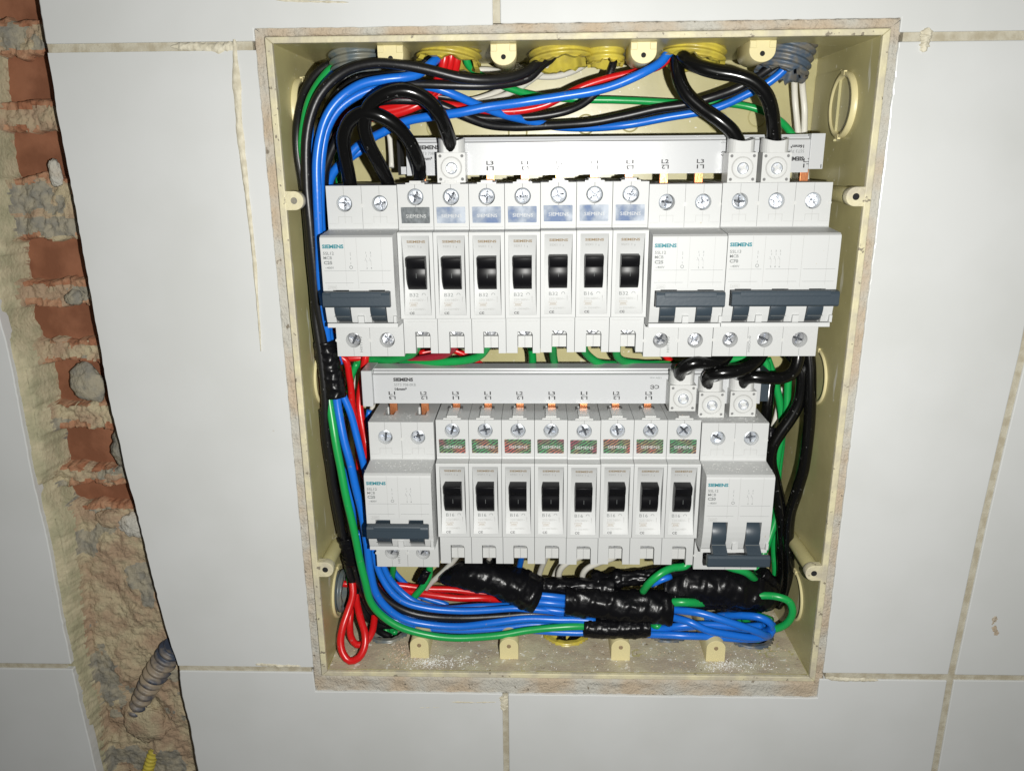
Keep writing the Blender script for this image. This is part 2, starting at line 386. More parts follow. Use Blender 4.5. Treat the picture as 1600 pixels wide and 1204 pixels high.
# smears of filler on the tiles, each a thin raised ridge
def smear(pts, w0, w1, label, mt='grout_light', h=1.6, seed=1):
    P = [np.array([x, z]) for x, z in pts]; mb = MB(); n = 90
    seg = np.cumsum([0] + [np.linalg.norm(P[i + 1] - P[i]) for i in range(len(P) - 1)]); T = seg / seg[-1]
    def at(t): return np.array([np.interp(t, T, [p[0] for p in P]), np.interp(t, T, [p[1] for p in P])])
    vs = []; K = 8
    for i in range(n + 1):
        t = i / n; p = at(t); d = at(min(1, t + .01)) - at(max(0, t - .01)); d /= np.linalg.norm(d) + 1e-9; nrm = np.array([-d[1], d[0]])
        ww = (w0 + (w1 - w0) * t) * (1 + .45 * float(fbm(t * 14, seed))) * min(1, 8 * t + .25, 10 * (1 - t) + .15)
        for j in range(K + 1):
            s = j / K * 2 - 1; q = p + nrm * s * ww
            prof = max(0, 1 - s * s) ** .6
            vs.append((q[0], .25 - h * prof * (.65 + .5 * float(fbm(q[0] * .5, q[1] * .5, seed))), q[1]))
    fs = [[i * (K + 1) + j, (i + 1) * (K + 1) + j, (i + 1) * (K + 1) + j + 1, i * (K + 1) + j + 1] for i in range(n) for j in range(K)]
    o = len(vs); loop = [i * (K + 1) for i in range(n + 1)] + [n * (K + 1) + j for j in range(1, K + 1)] + [i * (K + 1) + K for i in range(n - 1, -1, -1)] + list(range(K - 1, 0, -1))
    mb.raw(vs, fs, mt, True)
    tag(mb.build('filler_smear', fix=False), label, 'filler smear', 'filler smears on the tiles')
def px(L, y=0): return [tuple(U(u, v, 1, y)[[0, 2]]) for u, v in L]
smear(px([(366, 62), (368, 100), (374, 200), (388, 320), (397, 400), (408, 548)]), 2.4, .5, 'long tapering cream filler smear running down the tile left of the box')
smear(px([(268, 73), (310, 73), (345, 76), (368, 70)]), 1.5, 2.6, 'cream filler lump at the top of the long smear left of the box')
smear(px([(430, 0), (470, 2), (545, 4)]), .7, .5, 'thin cream filler smear at the top edge left of the vertical joint', h=1)
smear(px([(1449, 44), (1446, 66), (1442, 82)]), 2.8, 2.2, 'pale crumbly filler lump on the joint right of the box', h=2.6)
smear(px([(1290, 1058), (1310, 1061), (1372, 1062)]), 1.4, 1.2, 'white filler patch on the horizontal joint below the right box corner', h=1.2)
smear(px([(706, 1096), (740, 1097), (775, 1096)]), .7, .5, 'thin cream filler scratch left of the joint under the box', h=.6)
smear(px([(786, 1086), (788, 1100), (786, 1108)]), 2.6, 2.2, 'cream filler plug at the top of the joint under the box', h=1.8)
smear(px([(656, 1105), (690, 1104)]), .5, .3, 'tiny cream filler streak under the box, far left of the joint', h=.4)
smear(px([(1556, 962), (1552, 975), (1558, 992)]), 2.2, 2.4, 'brown mortar splash on the tile at far right', 'cut', .5)
smear(px([(400, 1037), (440, 1040), (470, 1040)]), 1.2, 1.0, 'cream filler smear on the lower joint left of the box', h=1.2)
smear(px([(1414, 372), (1412, 392)]), .5, .8, 'faint small mortar drip on the tile right of the box', 'cut', .2)
smear(px([(1333, 920), (1340, 880)]), .15, .12, 'faint upper scratch on the tile near the lower right box corner', 'cut', .15)
smear(px([(1327, 1000), (1331, 962)]), .15, .12, 'faint lower scratch on the tile near the lower right box corner', 'cut', .15)

# ------------------------------------------------------------------ the chased channel: plaster, bricks, mortar
chan = thing('brick_channel', (-260, 26, -30), 'rough vertical channel cut through the tiles, exposed terracotta brick and crumbling mortar', 'wall channel')
def addch(mb, name, fix=True, **k):
    o = mb.build(name, None, fix=fix, **k); o.parent = chan; o.location = (0.260, -0.026, 0.030); return o
bricks = [(300, 186.5), (170, 148), (134, 112), (79.5, 58.5), (44, 25), (12, -11), (-26, -49), (-61, -73)]
def ground_y(X, Z):
    base = 24 - 0 * X
    inb = np.zeros_like(X)
    for a, c in bricks:
        e = 3.6 * fbm(X * .11, Z * .05, a); inb = np.maximum(inb, np.clip(np.minimum(a + e - Z, Z - c + e) / 1.5, 0, 1))
    rock = 18.5 + 3.8 * fbm(X * .10, Z * .10, 3.3, 5) + 2.2 * np.abs(fbm(X * .3, Z * .3, 9.1)) * 1.5
    y = rock * (1 - inb) + 40 * inb
    low = np.clip((-78 - Z) / 12, 0, 1)                # lower down everything is buried in mortar
    y = y * (1 - low) + low * (17 + 4.5 * fbm(X * .07, Z * .07, 5.2, 6) + 1.3 * fbm(X * .4, Z * .4, 2.2))
    bl = interp(BR_L, Z) + BRX; tl = interp(TL_R, Z)         # plaster shoulder at the left
    rag = 1.6 * fbm(X * 0, Z * .28, 1.7, 4)
    s = (X - (bl + rag)) ; sh = np.clip(-s / 4.0, 0, 1) ** .8
    tt = np.clip((X - tl) / np.maximum(bl - tl, 1), 0, 1)
    yp = 3.0 + 6.5 * tt ** 1.4 + .8 * fbm(X * .3, Z * .09, 8.8) + .5 * fbm(X * 1.1, Z * 1.1, 4.4) + 1.6 * np.exp(-((tt - .35) / .07) ** 2) * (1 + fbm(X * .2, Z * .12, 6.6))
    y = y * (1 - sh) + yp * sh
    y = y + .45 * fbm(X * .9, Z * .9, 77) * (1 - inb)
    return y, sh, inb, low
xs = np.arange(-309, -221, .75); zs = np.arange(-262, 204, .9)
X, Z = np.meshgrid(xs, zs); Y, SH, INB, LOW = ground_y(X, Z)
JX = X + .5 * fbm(X * .6, Z * .6, 11); JZ = Z + .5 * fbm(X * .6, Z * .6, 12)
nx, nz = len(xs), len(zs)
idx = np.arange(nx * nz).reshape(nz, nx)
def submesh(mask, mt, name):
    mb = MB(); vs = np.c_[JX.ravel(), Y.ravel(), JZ.ravel()]
    q = mask[:-1, :-1]; ii, jj = np.nonzero(q)
    F = np.stack([idx[ii, jj], idx[ii, jj + 1], idx[ii + 1, jj + 1], idx[ii + 1, jj]], 1)
    used, inv = np.unique(F.ravel(), return_inverse=True); F = inv.reshape(F.shape)
    mb.raw(vs[used], F.tolist(), mt, True); o = addch(mb, name, fix=False); o['nf'] = len(F); return o
near = np.zeros(X.shape, bool)
for a_, c_ in bricks: near |= (np.minimum(abs(Z - a_), abs(Z - c_)) < 3.2 + 3.0 * fbm(X * .15, Z * .15, 31 + a_))
greyz = ((fbm(X * .06, Z * .06, 21) > .22) | (np.abs(Z - 86) < 5 + 2 * fbm(X * .2, Z * .2, 3))) & (SH < .5)
reddish = near & (SH < .25) & (Z > -78) & (fbm(X * .12, Z * .12, 41) > -.25); greyz &= ~reddish
submesh(SH >= .5, 'plaster', 'plaster_edge')
MBED = submesh((SH < .5) & ~reddish, 'rubble', 'mortar_bed')
MBED.data.materials.append(M['stone']); _g = np.zeros(MBED['nf'], int)
ii, jj = np.nonzero(((SH < .5) & ~reddish)[:-1, :-1]); MBED.data.polygons.foreach_set('material_index', greyz[ii, jj].astype(np.int32)); MBED.data.update(); del MBED['nf']
submesh(reddish, 'brickdust', 'broken_brick')
for a, c in bricks:
    bb = MB(); n = 24; zz = np.linspace(c - 3, a + 3, 8)
    XX = np.linspace(-307, -221, 40); vs = []; 
    for z_ in zz:
        for x_ in XX: vs.append((x_, 26.5 + .35 * float(fbm(x_ * .1, z_ * .1, a)), z_))
    fs = [[i * 40 + j, i * 40 + j + 1, (i + 1) * 40 + j + 1, (i + 1) * 40 + j] for i in range(7) for j in range(39)]
    bb.raw(vs, fs, 'brick', True); bb.box(-290, -221, 28.5, 43.5, c - 3, a + 3, 'brick'); addch(bb, 'brick')
def lump(c, r, mt, name, seed, flat=.6):
    mb = MB(); bm = bmesh.new(); bmesh.ops.create_icosphere(bm, subdivisions=4, radius=1)
    P = np.array([v.co[:] for v in bm.verts]); fs = [[v.index for v in f.verts] for f in bm.faces]; bm.free()
    k = 1 + .42 * fbm(P[:, 0] * 1.3 + seed, P[:, 1] * 1.3, P[:, 2] * 1.3) + .16 * fbm(P[:, 0] * 6 + seed, P[:, 1] * 6, P[:, 2] * 6)
    V = P * k[:, None] * np.array([r[0], r[1], r[2]]) + np.array(c)
    mb.raw(V, fs, mt, True); return addch(mb, name)
lump((-268, 20, .5), (9, 4, 11), 'stone', 'loose_stone', 1)
lump((-250, 19, -38), (9, 6, 12), 'stone', 'loose_stone', 2)
lump((-252, 18, -85), (10, 5, 8), 'cut', 'mortar_lump', 3)
lump((-266, 18, -81), (9, 4, 6), 'rubble', 'mortar_lump', 4)
lump((-265.5, 18.5, 114), (3.2, 3, 7), 'cut', 'mortar_lump', 5)
lump((-254, 19, 104), (5, 4, 3.5), 'brickdust', 'brick_chip', 6)
lump((-266, 17.5, 49), (5, 3, 4), 'stone', 'loose_stone', 9)
lump((-252, 17.5, 50), (6, 3.5, 4.4), 'cut', 'mortar_lump', 10)
lump((-266, 17, -222), (13, 5, 15), 'rubble', 'mortar_lump', 13)
lump((-235, 15, -163), (4, 5, 4), 'cut', 'mortar_lump', 17)

# ------------------------------------------------------------------ tubes
def catmull(P, step=2.0):
    P = [np.array(p, float) for p in P]; P = [2 * P[0] - P[1]] + P + [2 * P[-1] - P[-2]]; out = []
    for i in range(1, len(P) - 2):
        a, b, c, d = P[i - 1:i + 3]; n = max(2, int(np.linalg.norm(c - b) / step))
        ta = np.linalg.norm(b - a) ** .5 + 1e-6; tb = np.linalg.norm(c - b) ** .5 + 1e-6; tc = np.linalg.norm(d - c) ** .5 + 1e-6
        m1 = (c - b) + tb * ((b - a) / ta - (c - a) / (ta + tb)); m2 = (c - b) + tb * ((d - c) / tc - (d - b) / (tb + tc))
        for k in range(n):
            t = k / n; h = (2*t**3-3*t*t+1, t**3-2*t*t+t, -2*t**3+3*t*t, t**3-t*t)
            out.append(h[0]*b + h[1]*m1 + h[2]*c + h[3]*m2)
    out.append(P[-2]); return out
def sweep(mb, P, R, mt, n=12, disp=None, cap=True):
    P = [np.array(p, float) for p in P]; N = len(P); vs = []
    T = [P[min(i + 1, N - 1)] - P[max(i - 1, 0)] for i in range(N)]; T = [t / (np.linalg.norm(t) + 1e-9) for t in T]
    up = np.array([0, 1, 0.]) if abs(T[0][1]) < .8 else np.array([1., 0, 0])
    for i in range(N):
        up = up - T[i] * up.dot(T[i]); up /= np.linalg.norm(up) + 1e-9; sd = np.cross(T[i], up)
        r = R(i / (N - 1)) if callable(R) else R
        for k in range(n):
            q = 2 * math.pi * k / n; rr = r
            if disp: rr = r * disp(i / (N - 1), q, P[i])
            vs.append(P[i] + (up * math.cos(q) + sd * math.sin(q)) * rr)
    fs = [[i * n + k, i * n + (k + 1) % n, (i + 1) * n + (k + 1) % n, (i + 1) * n + k] for i in range(N - 1) for k in range(n)]
    mb.raw(vs, fs, mt, True)
    if cap:
        o = len(mb.v) - N * n; kk = mb.mi(mt)
        mb.f.append([o + k for k in range(n - 1, -1, -1)]); mb.m.append(kk); mb.sm.append(False)
        mb.f.append([o + (N - 1) * n + k for k in range(n)]); mb.m.append(kk); mb.sm.append(False)
    return mb
def pts(L):
    out = []
    for p in L:
        if p[0] == 'w': out.append(np.array(p[1:], float))
        else: out.append(U(p[0], p[1], 1, p[2]))
    return out

# ------------------------------------------------------------------ the recessed box
box = thing('distribution_box', (0, 0, 0), 'open ivory plastic electrical box recessed in the tiled wall, dusty inside', 'electrical box')
D = 80.0
def frustum(mb, xf, ztf, zbf, xb, ztb, zbb, y0, y1, mt):
    v = [(-xf, y0, zbf), (xf, y0, zbf), (xf, y0, ztf), (-xf, y0, ztf), (-xb, y1, zbb), (xb, y1, zbb), (xb, y1, ztb), (-xb, y1, ztb)]
    mb.raw(v, [(0, 1, 2, 3), (7, 6, 5, 4), (0, 4, 5, 1), (1, 5, 6, 2), (2, 6, 7, 3), (3, 7, 4, 0)], mt); return mb
shell = frustum(MB(), 143.6, 174.3, -173.0, 142.2, 173, -171.8, 1.0, D + 3, 'box').build('shell', box)
inner = frustum(MB(), 140.8, 171.8, -170.4, 138.8, 170, -168.8, -5, D, 'box')
CB = [(-112, 40, 13), (1.5, 40, 14), (65, 43, 13), (116, 39, 14)]     # conduit holes in the floor of the box
CTOP = [(-109, 31, 13, 'cond_grey'), (-60, 33, 15.5, 'cond_yel'), (-6, 34, 15, 'cond_yel'), (17.5, 34, 9, 'cond_yel'), (62, 33, 15.5, 'cond_yel'), (110, 33, 12.5, 'cond_blue')]
cut = [inner] + [MB().cyl((x, y, -190), (0, 0, 1), r + 1, 30, 'box', 32) for x, y, r in CB] + [MB().cyl((x, y, 160), (0, 0, 1), r - .5, 30, 'box', 32) for x, y, r, c in CTOP]
cut.append(MB().cyl((-160, 35, -138), (1, 0, 0), 14.5, 40, 'box', 40))
boolcut(shell, cut, .4)
fl = MB(); n1, n2 = 150, 44; vs = []
for i in range(n1 + 1):
    for j in range(n2 + 1):
        x = -140 + 280 * i / n1; y = 1.5 + (D - 2) * j / n2
        h = .25 + .35 * float(fbm(x * .12, y * .12, 2)) + .25 * float(fbm(x * .8, y * .8, 4))
        vs.append((x, y, -170.35 + (y / D) * 1.5 + max(0, h)))
fs = []
for i in range(n1):
    for j in range(n2):
        x = -140 + 280 * (i + .5) / n1; y = 1.5 + (D - 2) * (j + .5) / n2
        if any((x - a) ** 2 + (y - b_) ** 2 < (r + .8) ** 2 for a, b_, r in CB): continue
        fs.append([i * (n2 + 1) + j, (i + 1) * (n2 + 1) + j, (i + 1) * (n2 + 1) + j + 1, i * (n2 + 1) + j + 1])
fl.raw(vs, fs, 'box_dirty', True); fl.build('dusty_floor', box, fix=False)
# raised rim all round
rm = MB()
def rimseg(a, b_, c, d, y0=-1.2, y1=1.6):
    rm.prismy([a, b_, c, d], y0, y1, 'rimm')
rimseg((-144.0, -173.2), (-144.0, 174.5), (-140.6, 171.6), (-140.6, -170.2))
rimseg((144.0, 174.5), (144.0, -173.2), (140.6, -170.2), (140.6, 171.6))
rimseg((-144.0, 174.5), (144.0, 174.5), (140.6, 171.6), (-140.6, 171.6), -1.1)
rimseg((-144.0, -173.2), (-140.6, -170.2), (140.6, -170.2), (144.0, -173.2), -1.1)
rm.build('rim', box, bevel=.5)
# lugs with their long posts down the side walls
for sx in (-1, 1):
    for zz in (100, -103.2):
        lg = MB(); cx = sx * 136.6
        pr = [(cx + 4.6 * math.cos(a), zz + 4.6 * math.sin(a)) for a in np.linspace(0, 2 * math.pi, 28, endpoint=False)]
        lg.prismy(pr, -.9, 4, 'rimm', True); lg.box(min(cx, sx * 141), max(cx, sx * 141), -.8, 3.9, zz - 4.6, zz + 4.6, 'rimm')
        lg.cyl((cx + sx * .6, 4, zz), (0, 1, 0), 4.0, 40, 'box', 20); 
        lg.cyl((cx, -1.0, zz), (0, 1, 0), 1.7, .4, 'hole' if (sx, zz) != (-1, 100) else 'stone', 16)
        lg.build('screw_lug', box, bevel=.3)
# posts along the bottom and tabs along the top
for x in (-87.6, -33.7, 33, 89.3):
    p = MB(); pr = [(x - 5.6, -170), (x - 5.6, -161)] + [(x + 5.6 * math.cos(a), -161 + 5.0 * math.sin(a)) for a in np.linspace(math.pi, 0, 14)][1:-1] + [(x + 5.6, -161), (x + 5.6, -170)]
    p.prismy(pr, 12.3, D, 'boss', True); p.cyl((x, 12.0, -161), (0, 1, 0), 1.3, .5, 'lbl_gold', 14); p.build('screw_post', box, bevel=.4)
for x in (-87.2, -33, 33.6, 89.5):
    p = MB(); pr = [(x - 6.2, 171.5), (x - 6.2, 167)] + [(x - 6.2 * math.cos(a), 167 - 5.2 * math.sin(a)) for a in np.linspace(0, math.pi, 14)][1:-1] + [(x + 6.2, 167), (x + 6.2, 171.5)]
    p.prismy(pr, 9.5, 34, 'boss', True); p.box(x - 6.1, x - 3, 8.9, 9.6, 168, 171.2, 'boss'); p.box(x + 3, x + 6.1, 8.9, 9.6, 168, 171.2, 'boss'); p.cyl((x, 9.2, 165.6), (0, 1, 0), 1.2, .5, 'hole', 14); p.build('screw_post', box, bevel=.35)
# knockouts: flat bosses with a raised ring on the side walls
for sx in (-1, 1):
    for zz in (143.5, 0.0, -138.0):
        if sx == -1 and zz == -138.0:
            kr = MB(); R0 = 15.6
        elif True:
            kr = MB(); R0 = 15.0
            if zz > 100:
                kr.box(*sorted((sx * 141, sx * 138.4)), 42, D - 1, zz - 17.5, zz + 17.5, 'box')
        t_ = []
        for a in np.linspace(0, 2 * math.pi, 49)[:-1]: t_.append(a)
        n = len(t_); vs = []; xin = sx * (138.3 if zz > 100 else 139.9)
        for r_, dx in ((R0 - 1.1, 2.2), (R0 - .9, -.9), (R0 + .9, -.9), (R0 + 1.1, 2.2)):
            for a in t_: vs.append((xin + sx * dx, 35.5 + r_ * math.cos(a), zz + r_ * math.sin(a)))
        fs = [[k * n + i, k * n + (i + 1) % n, (k + 1) * n + (i + 1) % n, (k + 1) * n + i] for k in range(3) for i in range(n)]
        kr.raw(vs, fs, 'boss', True)
        kr.box(*sorted((xin - sx * 1.1, xin + sx * .4)), 33.5, 37.5, zz + R0 - .9, zz + R0 + 1.5, 'boss')
        kr.box(*sorted((xin - sx * 1.1, xin + sx * .4)), 33.5, 37.5, zz - R0 - 1.5, zz - R0 + .9, 'boss')
        kr.build('knockout', box)
# small circles moulded into the back panel and the gussets of the walls
for x, z_ in ((-28, 133), (11, 137), (36, 138), (-75, 136), (86, 138), (108, 140)):
    bk = MB()
    for i in range(28):
        a0, a1 = 2 * math.pi * i / 28, 2 * math.pi * (i + 1) / 28
        r_ = 5.2; bk.raw([(x + r_ * math.cos(a0), D - .35, z_ + r_ * math.sin(a0)), (x + r_ * math.cos(a1), D - .35, z_ + r_ * math.sin(a1)), (x + (r_ + .5) * math.cos(a1), D - .02, z_ + (r_ + .5) * math.sin(a1)), (x + (r_ + .5) * math.cos(a0), D - .02, z_ + (r_ + .5) * math.sin(a0)),
                          (x + (r_ - .5) * math.cos(a0), D - .02, z_ + (r_ - .5) * math.sin(a0)), (x + (r_ - .5) * math.cos(a1), D - .02, z_ + (r_ - .5) * math.sin(a1))], [(0, 1, 2, 3), (1, 0, 4, 5)], 'box')
    bk.build('moulded_circle', box)

# ------------------------------------------------------------------ conduits
def conduit(name, c, axis, r, length, mt, label, seed, rag=2.0, inner='hole', ridges=3.4, amp=.06, group='conduit ends in the box', rs=1.0, slope=0):
    a = Vector(axis).normalized(); t = a.orthogonal().normalized(); b_ = a.cross(t); c = Vector(c); n = 48; K = 56; vs = []
    for i in range(K + 1):
        d = length * i / K; 
        for k in range(n):
            q = 2 * math.pi * k / n; rr = r * (1 + amp * math.sin(2 * math.pi * d / ridges))
            dd = d
            endj = rag * float(fbm(math.cos(q) * 2.2 + seed, math.sin(q) * 2.2 + seed, 1)) + slope * math.cos(q)
            dd = min(dd, length - abs(endj)) + .02 * i
            vs.append(c + a * dd + (t * math.cos(q) + b_ * math.sin(q)) * rr)
    fs = [[i * n + k, i * n + (k + 1) % n, (i + 1) * n + (k + 1) % n, (i + 1) * n + k] for i in range(K) for k in range(n)]
    mb = MB(); mb.raw(vs, fs, mt, True)
    vi = []                      # inner wall
    for i in (0, K):
        for k in range(n):
            p = Vector(vs[i * n + k]); ax = c + a * ((p - c).dot(a)); vi.append(ax + (p - ax) * .84)
    mb.raw(vi, [[k, n + k, n + (k + 1) % n, (k + 1) % n] for k in range(n)], mt, True)
    o = len(vs); kk = mb.mi(mt)
    for k in range(n): mb.f.append([K * n + k, K * n + (k + 1) % n, o + n + (k + 1) % n, o + n + k]); mb.m.append(kk); mb.sm.append(False)
    mb.cyl(c + a * (length * .12), a, r * .86, .6, 'hole', 32)  # black disc closes the tube, painted shade for its depth
    return tag(mb.build(name, fix=False), label, 'conduit', group)
lab = ['grey corrugated conduit end at the top left corner of the box', 'torn yellow conduit end above the red wires', 'wide yellow conduit end at the top centre of the box', 'narrow yellow conduit end right of the top centre', 'bright yellow conduit end feeding the two thick black cables at top right', 'dark grey torn conduit end at the top right corner']
for (x, y, r, mt), l, tl, hang in zip(CTOP, lab, (.15, -.16, .1, .0, -.16, -.35), (11, 8.5, 8.5, 8.5, 9, 13)):
    conduit('corrugated_conduit', (x - tl * 6, y, 185), (tl * .8, -.13, -1), r, 12.5 + hang + (3 if tl == -.35 else 0), mt, l, x, rag=5.5, amp=.062, slope=0)
labb = ['grey conduit opening in the box floor beside the red loop', 'yellow rimmed conduit opening in the middle of the box floor', 'grey conduit opening in the box floor under the lower tape wrap', 'dark torn conduit opening in the box floor under the blue loops']
for (x, y, r), mt, l in zip(CB, ('cond_grey', 'cond_yel', 'cond_blue', 'cond_blue'), labb):
    conduit('corrugated_conduit', (x, y, -196), (0, 0, 1), r, 28, mt, l, x, rag=1.6, amp=.05)
conduit('corrugated_conduit', (-160, 35, -138), (1, 0, 0), 12.5, 24, 'cond_grey', 'grey conduit opening in the left side wall near the red wire', 5, rag=2)
# the flexible conduit lying in the channel
cp = catmull(pts([(203, 1128, 19), (219, 1096, 16.5), (240, 1058, 15), (258, 1030, 14), (273, 1008, 13)]), .3)
fc = MB(); L_ = len(cp)
sweep(fc, cp, lambda t: 3.4 + 3.2 * min(1, t * 1.6), 'cond_dusty', 32, disp=lambda t, q, p: 1 + .2 * math.copysign(abs(math.sin(t * 13 * 2 * math.pi)) ** .5, math.sin(t * 13 * 2 * math.pi)) + .03 * float(fbm(p[0], p[2], q)))
tag(fc.build('corrugated_conduit'), 'dusty slate corrugated conduit half buried in mortar of the channel', 'conduit')
yc = MB(); sweep(yc, catmull(pts([(246, 1160, 20), (238, 1180, 18), (228, 1215, 16)]), .6), 3.4, 'cond_yel', 16, disp=lambda t, q, p: 1 + .1 * math.sin(t * 60)); tag(yc.build('corrugated_conduit'), 'bit of yellow conduit showing at the bottom of the channel', 'conduit')

# ------------------------------------------------------------------ DIN rails
for z_, xl, xr, l in ((62, -128, 132, 'steel mounting rail behind the upper row of breakers'), (-62, -113, 112, 'steel mounting rail behind the lower row of breakers')):
    r_ = MB(); r_.prismx([(60, z_ + 17.5), (61, z_ + 17.5), (61, z_ + 12.5), (68, z_ + 12.5), (68, z_ - 12.5), (61, z_ - 12.5), (61, z_ - 17.5), (60, z_ - 17.5), (60, z_ - 11.5), (67, z_ - 11.5), (67, z_ + 11.5), (60, z_ + 11.5)], xl, xr, 'steel_dull')
    tag(r_.build('mounting_rail'), l, 'rail', 'mounting rails')

# ------------------------------------------------------------------ screws
def screw_mb(r=3.75, y=0.0, tilt=0.0, mt='steel', rot=20):
    mb = MB(); n = 40
    prof = [(r * .98, y + 4), (r, y + .9), (r * .93, y + .25), (r * .78, y + .05)]
    vs = []
    for rr, yy in prof:
        for k in range(n): q = 2 * math.pi * k / n; vs.append((rr * math.cos(q), yy, rr * math.sin(q)))
    mb.raw(vs, [[i * n + k, i * n + (k + 1) % n, (i + 1) * n + (k + 1) % n, (i + 1) * n + k] for i in range(3) for k in range(n)], mt, True)
    mb.cyl((0, y + 1.25, 0), (0, 1, 0), r * .8, 1, 'steel_shade', n)
    w_ = .46
    for s_ in range(4):          # four lands left standing between the arms of the cross recess
        a0 = math.radians(rot + 90 * s_); c_, d_ = math.cos(a0), math.sin(a0); P = []
        R_ = r * .79; base = math.asin(w_ / R_)
        P.append((w_ * 1.5, w_ * 1.5))
        for k in range(9): q = base + (math.pi / 2 - 2 * base) * k / 8; P.append((R_ * math.cos(q), R_ * math.sin(q)))
        o_ = len(mb.v); mb.prismy([(x * c_ - z * d_, x * d_ + z * c_) for x, z in P], y + .02, y + 1.4, mt)
        for q_ in range(o_, o_ + len(P)): X_, Y_, Z_ = mb.v[q_]; mb.v[q_] = (X_, Y_ + X_ * .10 * (1, -.8, .5, -1.2)[s_] + Z_ * .12 * (-.6, 1, 1.1, -.3)[s_] + .1, Z_)
    return mb
_scr = {}
def screw(parent, x, y, z, r=3.75, rot=20, mt='steel', name='screw', rx=0, rz=0):
    key = (r, mt)
    if key not in _scr: _scr[key] = screw_mb(r, 0, 0, mt, 0).mesh('screw')
    o = link(name, _scr[key], parent, (x, y, z)); o.rotation_euler = (math.radians(rx), math.radians(rot), math.radians(rz)); return o

# ------------------------------------------------------------------ single pole breaker (narrow grey-white, black toggle)
ARC = lambda z_: 3.6 + 5.2 * max(0.0, 1 - (z_ / 20.2) ** 2)
def sx_breaker(rating, foil, label, loc):
    root = thing('circuit_breaker', loc, label, 'circuit breaker', 'single-pole breakers')
    W = 17.78
    prof = [(58, 45), (9.5, 45), (9.5, 23.6), (9.3, 22.6), (3.4, 21.9), (3.2, 21.5), (3.2, -21.8), (3.4, -22.2), (9.5, -23.0), (9.5, -42), (20, -42), (58, -38)]
    h = MB().prismx(prof, 0, W, 'white').build('housing', root)
    zz = np.linspace(20.2, -20.2, 17)
    rec = MB().prismx([(-3, 20.2)] + [(ARC(z_) if abs(z_) < 20.1 else 3.6, z_) for z_ in zz] + [(-3, -20.2)], 1.9, 15.9, 'white2', True)
    hole = MB().cyl((8.9, 0, 38.8), (0, 1, 0), 4.15, 16, 'white', 32)
    notch = MB().prismy([(5.9, -60), (5.9, -30.4), (12.2, -30.4), (13.4, -31), (13.9, -32.2), (13.9, -60)], 0, 15.5, 'white')
    pinslot = MB().box(5.0, 13.0, 26.6, 34, 38, 50, 'white')
    clipcut = MB().box(-1, 19, 15.4, 60, -60, -39.6, 'white')
    boolcut(h, [rec, hole, notch, pinslot, clipcut], .22)
    x = MB()
    line(x, 8.9, 8.9, 42.9, 44.9, 9.47, 'seam', .22)
    x.raw([(8.9, 9.46, 34.7), (9.1, 9.46, 34.7), (9.1, 9.46, 34.0), (5.4, 9.46, 33.7), (5.4, 9.46, 33.55), (8.9, 9.46, 33.85)], [(0, 1, 2, 5), (5, 2, 3, 4)], 'seam')
    x.box(0.6, 17.2, 9.46, 9.6, 23.9, 24.05, 'lbl_lgrey')
    x.box(1.2, 16.6, 9.44, 9.6, -24.9, -24.8, 'lbl_lgrey')
    yt = lambda z_: ARC(z_) - .06
    put(x, 'SIEMENS', 4.3, 16.4, yt, 1.35, 'lbl_gold', 9.4, bold=.03)
    put(x, '5SX1 1', 4.5, 14.0, yt, 1.15, 'lbl_lgrey', 5.4); x.box(11.2, 11.4, yt(14.5), yt(14.5) + .2, 13.8, 15.4, 'lbl_grey')
    put(x, rating, 4.3, -11.3, yt, 1.75, 'lbl_grey', 4.6, bold=.0)
    for i in range(16):
        a0, a1 = 2 * math.pi * i / 16, 2 * math.pi * (i + 1) / 16
        x.raw([(11.6 + r_ * math.cos(a), yt(-10.4), -10.4 + r_ * math.sin(a)) for r_, a in ((.75, a0), (.75, a1), (.95, a1), (.95, a0))], [(0, 1, 2, 3)], 'lbl_grey')
    put(x, '220/380V~', 4.3, -13.5, yt, 1.15, 'lbl_lgrey', 8.2, bold=0)
    put(x, '3000', 4.8, -15.7, yt, .95, 'lbl_gold', 3.0, bold=0)
    for a in ((4.3, 8.3, -16.05, -15.95), (4.3, 8.3, -14.25, -14.15)): x.box(a[0], a[1], yt(a[2]) - .01, yt(a[2]) + .1, a[2], a[3], 'lbl_gold')
    x.box(4.3, 4.4, yt(-15) - .01, yt(-15) + .1, -16, -14.2, 'lbl_gold'); x.box(8.2, 8.3, yt(-15) - .01, yt(-15) + .1, -16, -14.2, 'lbl_gold')
    put(x, 'Ui 250/440V~', 4.3, -17.9, lambda z_: ARC(z_) - .1, 1.0, 'lbl_lgrey', 8.6, bold=0)
    put(x, 'C\u0404', 4.4, -19.9, lambda z_: ARC(max(z_, -20.1)) - .1, 1.25, 'lbl_black', 2.6, bold=.02)
    x.box(13.6, 13.72, yt(-14) - .02, yt(-14) + .1, -16.5, -11.2, 'lbl_lgrey')
    # spring clip seen through the lower notch, and the small clip on top
    x.box(6.2, 13.6, 11.6, 16, -39.4, -33.2, 'white2'); x.box(9.7, 9.85, 11.5, 11.7, -39.4, -33.2, 'seam'); x.box(13.3, 15.6, 15.5, 20, -41.4, -39.2, 'hole')
    x.box(4.1, 13.7, 10.6, 11.6, 45.0, 45.7, 'white2'); x.box(6.0, 11.8, 11.7, 26.4, 45.0, 46.6, 'white2'); x.box(5.0, 6.2, 26.0, 31, 44.8, 46.0, 'seam'); x.box(12.0, 13.2, 26.0, 31, 44.8, 46.0, 'seam')
    merge(h, x)
    # toggle
    tp = [(12, 9.9), (1.4, 9.5), (.4, 8.9), (1.1, 5.0), (2.0, 4.2)]
